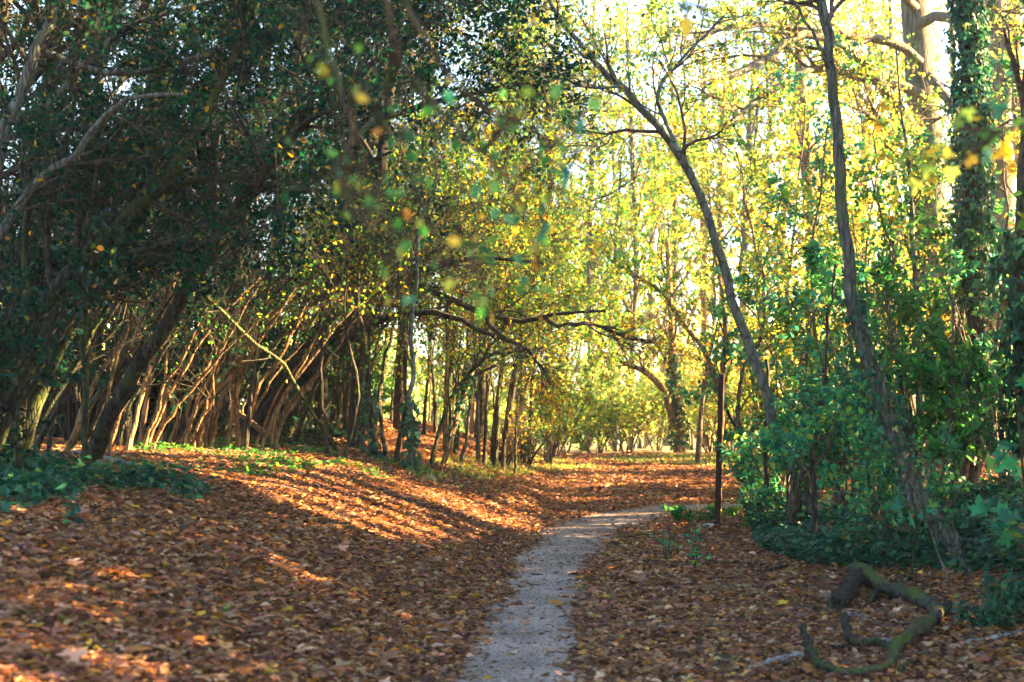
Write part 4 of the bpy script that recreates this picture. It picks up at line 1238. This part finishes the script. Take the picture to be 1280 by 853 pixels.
for pts, lb in clump:
    pts = [(a, b, c * .6) for a, b, c in pts]
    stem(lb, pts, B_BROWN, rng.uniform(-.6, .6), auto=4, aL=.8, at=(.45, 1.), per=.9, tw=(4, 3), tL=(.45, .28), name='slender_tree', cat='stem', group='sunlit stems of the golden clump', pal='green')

# middle distance of the thicket
mid = [
    ([(513, 592, 15), (513, 545, 13), (515, 471, 12), (513, 422, 12), (518, 370, 11), (521, 330, 9), (524, 260, 6), (528, 190, 4)], B_SMOOTH, 'straight pale birch with one sunlit side and a dark ivy foot', (260, .08, .08), (0, .22)),
    ([(495, 582, 13), (502, 537, 11), (506, 494, 9), (505, 440, 8), (498, 380, 6), (500, 300, 4)], B_DARK, 'dark crooked stem just beside the birch', None, None),
    ([(468, 578, 21), (463, 540, 18), (461, 504, 16), (457, 435, 12), (448, 370, 9), (452, 290, 5)], B_DARK, 'thick dark clumped trunk in the middle of the thicket', (200, .1, .08), (0, .35)),
    ([(482, 576, 11), (477, 530, 10), (474, 497, 10), (482, 448, 8), (498, 390, 6), (520, 320, 4)], B_DARK, 'dark stem forking away from the thick clumped trunk', None, None),
    ([(430, 576, 9), (443, 524, 8), (449, 484, 8), (436, 435, 7), (430, 380, 5), (440, 300, 3)], B_DARK, 'bent stem bowing toward the thick clumped trunk', None, None),
    ([(412, 572, 10), (406, 530, 9), (402, 490, 8), (400, 440, 7), (410, 380, 5), (430, 300, 3)], B_DARK, 'dark upright stem beside the fork of the bowed green sapling', None, None),
    ([(538, 584, 11), (557, 511, 10), (577, 481, 10), (603, 448, 9), (630, 442, 7), (670, 438, 5)], B_GREEN, 'slanting stem that bends level, upper of the slanting pair', None, None),
    ([(550, 584, 12), (567, 534, 11), (584, 484, 10), (600, 440, 8), (622, 380, 5), (640, 310, 3)], B_BROWN, 'slanting stem with a sunlit foot, lower of the slanting pair', (160, .06, .07), (.1, .6)),
    ([(576, 582, 10), (586, 530, 9), (590, 480, 8), (596, 420, 7), (610, 340, 4)], B_GREY, 'hazy bluish stem standing behind the slanting pair', None, None),
    ([(598, 580, 10), (596, 500, 9), (593, 430, 8), (590, 350, 6), (594, 260, 4)], B_GREY, 'pale straight stem past the slanting pair', None, None),
    ([(628, 582, 19), (633, 540, 17), (641, 494, 14), (647, 448, 11), (652, 400, 9), (660, 330, 6), (672, 250, 4)], B_DARK, 'dark trunk ringed by bristling brush at the end of the grass bank', None, None),
    ([(640, 581, 10), (648, 520, 9), (662, 470, 7), (680, 420, 5), (700, 350, 3)], B_BROWN, 'thin stem splaying from the brush ringed trunk', None, None),
    ([(658, 579, 13), (661, 540, 12), (664, 510, 10), (668, 450, 8), (676, 380, 5), (690, 300, 3)], B_DARK, 'last dark stem of the thicket beside the open clearing', None, None),
]
for pts, bk, lb, iv, it in mid:
    pts = [(a, b, c * .5) for a, b, c in pts]
    pal = 'mixed'
    if 'last dark' in lb:
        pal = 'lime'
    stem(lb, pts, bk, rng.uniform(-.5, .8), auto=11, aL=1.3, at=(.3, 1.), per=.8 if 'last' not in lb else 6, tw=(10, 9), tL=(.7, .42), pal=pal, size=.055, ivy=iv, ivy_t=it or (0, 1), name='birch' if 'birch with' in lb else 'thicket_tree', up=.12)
# brush round the dark trunk
bx, bd = (630 - CX) / F * 24.5, 24.5
shrub('brush_clump', 'bristling bare brush crowded round the dark trunk by the grass bank', 'brush', bx, ground_at(630, 584), 1.0, .45, 22, (6, 3), .5, .05, 'oval', 'amber', gap=False, up=.3, bark=B_DTWIG)
shrub('brush_clump', 'grey bare brush behind the last dark stem at the clearing corner', 'brush', (655 - CX) / F * 27, 27, 1.0, .5, 18, (6, 3), 1, .05, 'oval', 'mixed', gap=False, up=.3, bark=B_DTWIG)
shrub('yellow_sapling', 'bright yellow green leafy sapling glowing at the thicket end', 'sapling', (688 - CX) / F * 28.5, 28.5, 2.3, .6, 7, (6, 4), 9, .07, 'oval', 'lime', gap=False, low=.4)

# stems deeper in, which nothing tells apart
for i in range(110):
    px = rng.uniform(-40, 650)
    d = rng.uniform(17.5, 34)
    if px > 400:
        d = max(d, 24)
    x = (px - CX) / F * d
    z = hz(x, d)
    base = np.array([x, d, z])
    ln = rng.uniform(3.5, 6.5)
    lx = rng.normal(.24, .2) * (1 if px < 420 else .4)
    w = rng.uniform(.016, .042)
    pts = [(*(base + np.array([lx * ln * t ** 1.7 + .18 * math.sin(t * 5 + i) * t, rng.normal(0, .2), ln * t])), w * (1.05 - .8 * t)) for t in np.linspace(0, 1, 5)]
    zt = np.linspace(.2, 2.5, 10)
    if sun_open(np.stack([x + lx * zt ** 1.7 / ln ** .7, np.full(10, d), z + zt], -1)).mean() > .12:
        continue
    tree('slender_tree', 'thin stem standing deep inside the thicket behind the nearer trunks', 'stem', pts, [B_DARK, B_GREEN, B_BROWN][i % 3], world=True, auto=10, aL=1.4, at=(.3, 1.), tw=(7, 7), tL=(.8, .5),
         per=.6 if px < 330 else 1.3, size=.07, pal='mixed' if px > 330 else 'dark', group='stems deep in the thicket', twig_mat=B_DTWIG, gap=True, n=12, rough=.08)

front = [
    ((-20, 610), (60, 450), (170, 300), 13.5), ((40, 600), (95, 470), (190, 330), 15), ((70, 596), (120, 480), (215, 350), 16), ((85, 590), (150, 450), (262, 290), 16.5), ((60, 600), (75, 480), (120, 330), 15.5),
    ((135, 576), (178, 460), (262, 330), 17), ((150, 574), (205, 440), (300, 300), 17.5), ((120, 580), (135, 470), (185, 330), 17), ((185, 568), (238, 430), (330, 310), 18), ((205, 566), (262, 440), (372, 330), 18.5),
    ((230, 564), (290, 430), (400, 320), 19), ((0, 612), (20, 480), (90, 330), 14), ((275, 564), (330, 450), (430, 350), 19.5), ((320, 566), (372, 450), (480, 340), 20), ((345, 568), (410, 450), (520, 350), 20.5),
    ((20, 606), (110, 430), (225, 270), 14), ((100, 586), (190, 410), (310, 250), 16.5), ((255, 564), (320, 420), (450, 300), 19), ((365, 570), (400, 470), (470, 370), 21), ((390, 572), (440, 460), (540, 360), 21.5)]
for i, (a, b, c, d) in enumerate(front):
    w = rng.uniform(4.5, 9)
    tree('slender_tree', 'slender stem slanting toward the path among the foremost thicket stems', 'stem',
         rows([(a[0], a[1], w), ((a[0] * 2 + b[0]) / 3 - 6 + rng.normal(0, 4), a[1] * .62 + b[1] * .38, w * .92), (b[0], b[1], w * .8), ((b[0] + c[0]) / 2 - 4, (b[1] + c[1]) / 2 - 6, w * .62), (c[0], c[1], w * .42), (c[0] + (c[0] - b[0]) * .6, c[1] - 26, w * .2)], -.8, d),
         [B_GREEN, B_DARK, B_BROWN][i % 3], auto=8, aL=.8, at=(.3, 1.), tw=(5, 5), tL=(.5, .32), per=.9, size=.055, pal='dark', group='foremost slanting thicket stems', twig_mat=B_DTWIG, gap=True, n=16, rough=.1)

# undergrowth and evergreen bushes that darken the thicket
und = [
    (20, 13.5, 3.2, 1.5, 'dark', 'dark evergreen bush filling the shadowed corner of the thicket'),
    (-40, 11, 2.2, 1.2, 'dark', 'black green bush at the view edge below the slanting mossy trunks'),
    (95, 18.5, 4.2, 1.6, 'dark', 'tall dark holly like bush behind the stout trunk foot'),
    (185, 23.5, 4.4, 1.6, 'dark', 'dark leafy bush behind the golden clump'),
    (275, 25, 4.2, 1.5, 'green', 'green bush lit in patches behind the upright golden stem'),
    (370, 27.5, 3.6, 1.5, 'dark', 'dark bush between the golden clump and the thick clumped trunk'),
    (-10, 21, 5.0, 1.8, 'dark', 'high dark bush rising beyond the drooping mossy stem'),
    (60, 20, 1.7, 1.3, 'dark', 'low dark bush on the thicket floor behind the thin green upright stem'),
    (140, 21.5, 1.7, 1.4, 'dark', 'low dark bush on the thicket floor between the stout trunk and the golden clump'),
    (225, 22, 1.6, 1.3, 'dark', 'low dark bush squeezed behind the kinked golden stem'),
    (300, 23, 1.7, 1.4, 'dark', 'low dark bush behind the broken sunlit branch'),
    (375, 24.5, 1.6, 1.4, 'dark', 'low dark bush behind the foot of the bowed green sapling'),
    (450, 27, 1.4, 1.3, 'green', 'low green bush behind the thick dark clumped trunk'),
    (-60, 17, 2.6, 1.5, 'dark', 'dark bush wedged at the view edge behind the drooping stem'),
]
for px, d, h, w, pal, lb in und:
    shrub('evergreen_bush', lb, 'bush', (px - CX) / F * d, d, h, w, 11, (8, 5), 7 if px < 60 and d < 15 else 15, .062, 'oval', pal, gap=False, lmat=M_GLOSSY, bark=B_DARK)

# trees whose crowns make the dark roof over the thicket
roof = [
    (20, 15.5, 8.5, 'dark', 9, 'dense dark crown overhanging the shadowed corner'),
    (150, 18.5, 9.0, 'dark', 9, 'dense dark green crown above the stout slanting trunk'),
    (285, 21, 8.5, 'dark', 7, 'dark crown spreading over the golden clump'),
    (400, 23.5, 8.0, 'dark', 4, 'thinning green crown above the dark arching boughs'),
    (500, 26, 9.6, 'mixed', 1.1, 'twiggy half bare crown above the birch'),
    (600, 29, 10., 'mixed', .9, 'brown twiggy crown above the slanting pair of stems'),
    (445, 20.5, 8.6, 'dark', 3.4, 'high thinning crown over the thick dark clumped trunk'),
    (650, 33, 10.5, 'mixed', 1.1, 'tall twiggy crown behind the last dark stem of the thicket'),
    (90, 24, 10, 'dark', 7, 'tall dark tree closing the back of the thicket'),
    (330, 29, 9, 'dark', 4, 'tall green tree behind the dark arching boughs'),
    (-60, 13, 7.5, 'dark', 8, 'leafy dark crown hanging in from the view edge'),
]
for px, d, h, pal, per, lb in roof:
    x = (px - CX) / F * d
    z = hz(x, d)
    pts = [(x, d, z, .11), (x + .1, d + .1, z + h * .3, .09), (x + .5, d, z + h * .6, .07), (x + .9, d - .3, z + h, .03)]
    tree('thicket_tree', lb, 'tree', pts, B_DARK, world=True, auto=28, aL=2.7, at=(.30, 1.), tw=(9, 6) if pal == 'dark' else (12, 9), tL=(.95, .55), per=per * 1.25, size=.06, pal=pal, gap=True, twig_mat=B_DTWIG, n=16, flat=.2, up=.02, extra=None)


# ================================================================== BRANCHES CLOSE TO THE LENS
def near_branch(label, twigs, leafpts, lsize, d, kind='oval', bark=B_DARK, bough=()):
    base = P(twigs[0][0][0], twigs[0][0][1], d)
    root = thing('hanging_branch', label, 'branch', base)
    mb = MB()
    nodes = []
    for tws in twigs:
        p, r = pxcurve([(a, b, d + (rng.normal(0, .12) if i else 0), w) for i, (a, b, w) in enumerate(tws)], 14, .004)
        mb.add(*tubes(p, r, 6), smooth=True)
        nodes.append(p[0])
        ap, ar = grow(p, r, 4, .35, (.4, 1.), -.15, 6, .15, (.3, 1.), .5, .0015)
        mb.add(*tubes(ap, ar, 4), smooth=True)
    mb.build('twig', bark, root, base)
    bm_ = MB()
    bp0, br0 = curve(list(bough) + [(*base, twigs[0][0][2] * d / F / 2)], 18, .012)
    bm_.add(*tubes(bp0, br0, 7, .1), smooth=True)
    bm_.build('bough', bark, root, base)
    lf = MB()
    a = np.array([P(x, y, d + rng.normal(0, .25)) for x, y, _ in leafpts])
    pal = [c for _, _, c in leafpts]
    for c in set(pal):
        k = np.array([q == c for q in pal])
        m = int(k.sum())
        ax = nrm(rng.normal(0, .6, (m, 3)) + np.array([0, 0, -.8]))
        nn = nrm(rng.normal(0, .5, (m, 3)) + np.array([0, -.9, .3]))
        lf.add(*leaves(a[k], ax, nn, lsize * rng.uniform(.75, 1.25, m), kind, pick(c, m, .12)))
    # thin side shoots that carry the leaves
    nodes = np.vstack(nodes)
    near = np.array([nodes[np.argmin(((nodes - c) ** 2).sum(1) + .6 * np.maximum(c[2] - nodes[:, 2], 0) ** 2)] for c in a])
    lk = np.linalg.norm(near - a, axis=1) < .6
    n_, e_ = near[lk], a[lk]
    sh_ = np.stack([n_ * (1 - t) + e_ * t + np.array([0, 0, .10]) * (t * (1 - t)) * np.linalg.norm(n_ - e_, axis=1)[:, None] * 4 for t in np.linspace(0, 1, 6)], 1)
    lf.add(*tubes(sh_, np.linspace(.0026, .001, 6)[None].repeat(len(sh_), 0), 4), mi=1, smooth=True)
    # leaf stalks
    q = len(a)
    st = np.stack([a, a + rng.normal(0, .012, (q, 3)) + np.array([0, 0, .02]), a + rng.normal(0, .02, (q, 3)) + np.array([0, 0, .045])], 1)
    lf.add(*tubes(st, np.full((q, 3), .0009), 3), mi=1)
    lf.build('foliage', [M_LEAF, bark], root, base)
    return root


lp1 = [(510, 325, 'lime'), (590, 390, 'teal'), (700, 320, 'teal'), (645, 440, 'teal'), (420, 490, 'teal'), (360, 370, 'green'), (345, 200, 'lime'), (270, 600, 'green'), (210, 580, 'green'),
       (180, 460, 'green'), (245, 650, 'green'), (440, 690, 'green'), (350, 740, 'gold'), (600, 755, 'gold'), (520, 450, 'teal'), (710, 275, 'teal'), (690, 335, 'green'), (80, 470, 'gold'),
       (65, 405, 'teal'), (15, 400, 'teal'), (40, 450, 'teal'), (165, 345, 'amber'), (135, 520, 'lime'), (65, 560, 'lime'), (230, 555, 'gold'), (190, 500, 'green'), (260, 470, 'green'),
       (465, 480, 'teal'), (465, 550, 'teal'), (535, 545, 'lime'), (585, 600, 'teal'), (600, 545, 'green'), (440, 640, 'green'), (410, 665, 'lime'), (375, 645, 'gold'), (425, 745, 'lime'),
       (435, 790, 'gold'), (185, 790, 'gold'), (165, 710, 'green'), (590, 670, 'lime'), (535, 735, 'teal'), (625, 600, 'gold'), (640, 380, 'teal'), (600, 360, 'green'), (560, 700, 'amber'),
       (430, 570, 'amber'), (720, 350, 'teal'), (745, 640, 'amber'), (640, 225, 'teal'), (475, 310, 'green'), (585, 245, 'green'), (100, 230, 'lime'), (5, 165, 'amber'), (20, 180, 'amber'),
       (330, 245, 'teal'), (300, 280, 'green'), (405, 350, 'green'), (250, 400, 'green'), (655, 470, 'teal'), (690, 430, 'teal')]
leafp = [(400 + x * .469, y * .469, c) for x, y, c in lp1]
for _ in range(80):
    x, y, c = leafp[rng.integers(len(lp1))]
    leafp.append((x + rng.normal(0, 26), y + rng.normal(0, 22) - 6, ['green', 'teal', 'green', 'green', 'lime'][rng.integers(5)]))
near_branch('out of focus branch of small green leaves hanging across the view near the lens',
            [[(470, -60, 9), (484, 0, 8), (494, 70, 7), (540, 130, 6), (600, 190, 5), (650, 250, 4), (672, 330, 2)],
             [(470, -60, 7), (520, 30, 6), (575, 110, 5), (640, 150, 4), (720, 190, 3)],
             [(380, -60, 8), (410, 60, 7), (440, 160, 5), (470, 240, 4), (500, 330, 2)],
             [(494, 70, 6), (470, 140, 5), (430, 190, 4), (390, 240, 3)],
             [(540, 130, 4), (545, 200, 4), (560, 270, 3), (590, 330, 2)], [(500, 100, 4), (505, 190, 3), (530, 260, 3), (560, 340, 2)], [(600, 190, 4), (640, 220, 3), (690, 230, 2)], [(440, 160, 4), (425, 230, 3), (440, 270, 2)]],
            leafp, .034, 3.6, bough=[(-4.0, 4.3, 5.6, .035), (-2.6, 4.1, 4.9, .028), (-1.3, 3.8, 4.0, .02), (-.6, 3.65, 3.2, .013)])
near_branch('out of focus branch of dull yellow leaves hanging before the ivy wrapped tree',
            [[(1330, 120, 7), (1290, 150, 6), (1250, 165, 5), (1220, 190, 4), (1180, 200, 3)], [(1290, 150, 5), (1270, 190, 3), (1240, 215, 2)]],
            [(1208, 137, 'gold'), (1225, 150, 'amber'), (1250, 130, 'teal'), (1240, 165, 'gold'), (1262, 185, 'amber'), (1215, 205, 'lime'), (1190, 210, 'gold'), (1235, 185, 'teal'), (1275, 150, 'green'),
             (1180, 190, 'lime'), (1160, 205, 'gold'), (1145, 225, 'lime'), (1130, 195, 'gold'), (1200, 150, 'gold')], .05, 4.4, 'maple', bough=[(5.4, 3.9, 4.6, .03), (4.2, 4.1, 4.0, .022), (2.8, 4.3, 3.2, .014)])
near_branch('out of focus twig with two big green leaves dangling between the leaning tree tops',
            [[(850, -60, 4), (858, -10, 3), (856, 22, 2)], [(858, -10, 3), (886, 20, 2)]], [(856, 20, 'lime'), (890, 18, 'lime'), (845, 5, 'teal')], .05, 3.8, bough=[(5.4, 3.7, 5.4, .03), (3.4, 3.8, 4.8, .02), (1.6, 3.8, 3.9, .012), (.7, 3.8, 3.2, .007)])
near_branch('slightly blurred sprig with two green leaves hanging by the slim leaning trunk',
            [[(945, -60, 3), (955, 60, 2.5), (962, 150, 2), (975, 190, 2), (972, 225, 1.5)]], [(972, 222, 'green'), (978, 236, 'green')], .07, 6.5, bough=[(5.6, 7.2, 5.4, .03), (3.9, 6.9, 5.0, .02), (2.2, 6.6, 4.3, .011)])

# ================================================================== TREES BESIDE THE VIEW that shade the path
side = [(5.6, 9.6, 6.0), (6.6, 13.0, 7.5), (8.6, 16.4, 9.5), (9.5, 11.5, 8.0), (11.5, 20.0, 10.5), (13, 15, 10.5), (6.3, 12.0, 7.0), (7.3, 14.3, 9.0), (9.8, 18.4, 11), (13.5, 18.5, 12), (6.2, 6.4, 6.0), (10.5, 7.5, 8.0), (6.8, 8.3, 8.0), (8.0, 9.8, 9.0), (5.6, 7.2, 7.0), (5.4, 3.7, 7.5), (8.2, 5.2, 8.5), (7.3, 9.2, 9), (9.2, 8.7, 10), (6.3, 10.8, 8), (6.9, 4.3, 9), (7.6, 2.6, 9), (8.2, 12.4, 9.5), (10.5, 14.2, 10.5), (12, 16.8, 11.5), (8.4, 15.2, 9.5), (11, 12.2, 10.5), (9.3, 13.4, 11), (11.2, 18.6, 12)]
for x, y, h in side:
    for _ in range(12):
        zt = np.linspace(.3, h, 14)
        if sun_open(np.stack([np.full(14, x), np.full(14, y), hz(x, y) + zt], -1)).mean() < .12:
            break
        y += .35 if y > 12 else -.35
    z = hz(x, y)
    pts = [(x, y, z, .13), (x + .1, y, z + h * .3, .11), (x - .1, y + .1, z + h * .65, .08), (x, y, z + h, .03)]
    tree('roadside_tree', 'leafy tree standing outside the view on the sunny side of the path', 'tree', pts, B_GREY, world=True, auto=26 if h < 12 else 40, aL=2.2 if h < 12 else 2.6, at=(.12, 1.) if h < 12 else (.28, 1.), tw=(6, 4), tL=(.8, .5), per=6, size=.12,
         pal='mixed', group='trees shading the path', gap=True, n=14, flat=.2, up=.05)

for x, y, h, w in [(4.6, 9.2, 2.6, 1.3), (5.6, 11.0, 3.2, 1.5), (7.4, 12.6, 3.6, 1.6), (6.6, 8.6, 3.2, 1.6), (8.8, 10.6, 4.2, 1.8), (5.0, 7.4, 2.6, 1.3), (9.4, 14.2, 4.5, 1.8), (11, 12.5, 5, 2.), (7.5, 15.2, 3.6, 1.4)]:
    shrub('roadside_shrub', 'leafy shrub standing outside the view on the sunny side of the path', 'shrub', x, y, h, w, 10, (7, 5), 13, .11, 'oval', 'green', group='shrubs shading the path')

for x, y, h in [(-5.4, 6.0, 8.5), (-7.0, 9.5, 9.5), (-3.6, 2.6, 8.0), (-9.5, 5.0, 9), (-6.5, 1.0, 9), (-9.0, 13.0, 10), (-4.6, 4.2, 7.5), (-8.0, 7.2, 8.5)]:
    z = hz(x, y)
    pts = [(x, y, z, .14), (x + .2, y, z + h * .3, .12), (x + .9, y + .3, z + h * .65, .08), (x + 1.6, y + .6, z + h, .03)]
    tree('overhanging_tree', 'tree standing outside the view whose crown hangs over the near leaf slope', 'tree', pts, B_DARK, world=True, auto=30, aL=2.8, at=(.52, 1.), tw=(8, 6), tL=(1.0, .6), per=6, size=.085,
         twig_mat=B_DTWIG, pal='dark', group='trees overhanging the near slope', gap=True, n=14, flat=.3, up=.06)

for x, y, h, w in [(9.4, 20.4, 4.2, 1.8), (10.2, 23.2, 4.6, 1.9), (10.9, 25.8, 4.8, 1.9), (11.4, 28.6, 4.8, 2.0), (12.5, 22, 5.2, 2.0), (13.0, 27, 5.4, 2.0)]:
    shrub('roadside_shrub', 'leafy shrub standing outside the view on the sunny side of the path', 'shrub', x, y, h, w, 11, (7, 5), 15, .11, 'oval', 'green', group='shrubs shading the path')

# ================================================================== LIGHT, SKY, CAMERA
world = bpy.data.worlds.new('World')
bpy.context.scene.world = world
world.use_nodes = True
nt = world.node_tree
nt.nodes.clear()
sky = nt.nodes.new('ShaderNodeTexSky')
sky.sky_type = 'NISHITA'
sky.sun_disc = False
sky.sun_elevation = SUN_EL
sky.sun_rotation = SUN_AZ
sky.air_density = 1.0
sky.dust_density = 0.8
bg = nt.nodes.new('ShaderNodeBackground')
bg.inputs['Strength'].default_value = .05
wo = nt.nodes.new('ShaderNodeOutputWorld')
nt.links.new(sky.outputs[0], bg.inputs['Color'])
nt.links.new(bg.outputs[0], wo.inputs['Surface'])

ld = bpy.data.lights.new('sun', 'SUN')
ld.energy = 5.0
ld.angle = math.radians(.5)
ld.color = (1, .64, .30)
lo = bpy.data.objects.new('sun', ld)
C.objects.link(lo)
from mathutils import Vector
lo.rotation_euler = Vector(SUN).to_track_quat('Z', 'Y').to_euler()
lo.location = (20, 8, 12)

cd = bpy.data.cameras.new('camera')
cam = bpy.data.objects.new('camera', cd)
C.objects.link(cam)
cam.location = (0, 0, CAMZ)
cam.rotation_euler = (PI / 2, 0, 0)
cd.lens = 50
cd.sensor_width = 36
cd.shift_y = (HY - 426.5) / 1280
cd.clip_end = 3000
cd.clip_start = .05
cd.dof.use_dof = True
cd.dof.focus_distance = 15.5
cd.dof.aperture_fstop = 2.2
sc = bpy.context.scene
sc.camera = cam
sc.view_settings.view_transform = 'Standard'
sc.view_settings.look = 'None'
sc.view_settings.exposure = 4.3
sc.view_settings.gamma = 1.0
sc.view_settings.use_curve_mapping = False
sc.render.engine = 'CYCLES'
cy = sc.cycles
cy.use_denoising = True
cy.max_bounces = 6
cy.diffuse_bounces = 3
cy.glossy_bounces = 2
cy.transmission_bounces = 4
cy.transparent_max_bounces = 4
cy.sample_clamp_indirect = 6
cy.caustics_reflective = False
cy.caustics_refractive = False

# thin sunlit-day air between the trees
hb = MB()
x0, x1, y0, y1, z0, z1 = -80, 90, -6, 110, -3.5, 24
hb.add([(x, y, z) for z in (z0, z1) for y in (y0, y1) for x in (x0, x1)], [(0, 2, 3, 1), (4, 5, 7, 6), (0, 1, 5, 4), (2, 6, 7, 3), (0, 4, 6, 2), (1, 3, 7, 5)])
m, nt, out = new_mat('haze_air')
pv = N(nt, 'ShaderNodeVolumePrincipled', Density=.0006, Anisotropy=.45)
pv.inputs['Color'].default_value = (.97, .98, 1, 1)
nt.links.new(pv.outputs[0], out.inputs['Volume'])
tag(hb.build('haze', m), 'thin bright haze hanging in the air of the wood', 'haze', kind='stuff')
cy.volume_bounces = 0
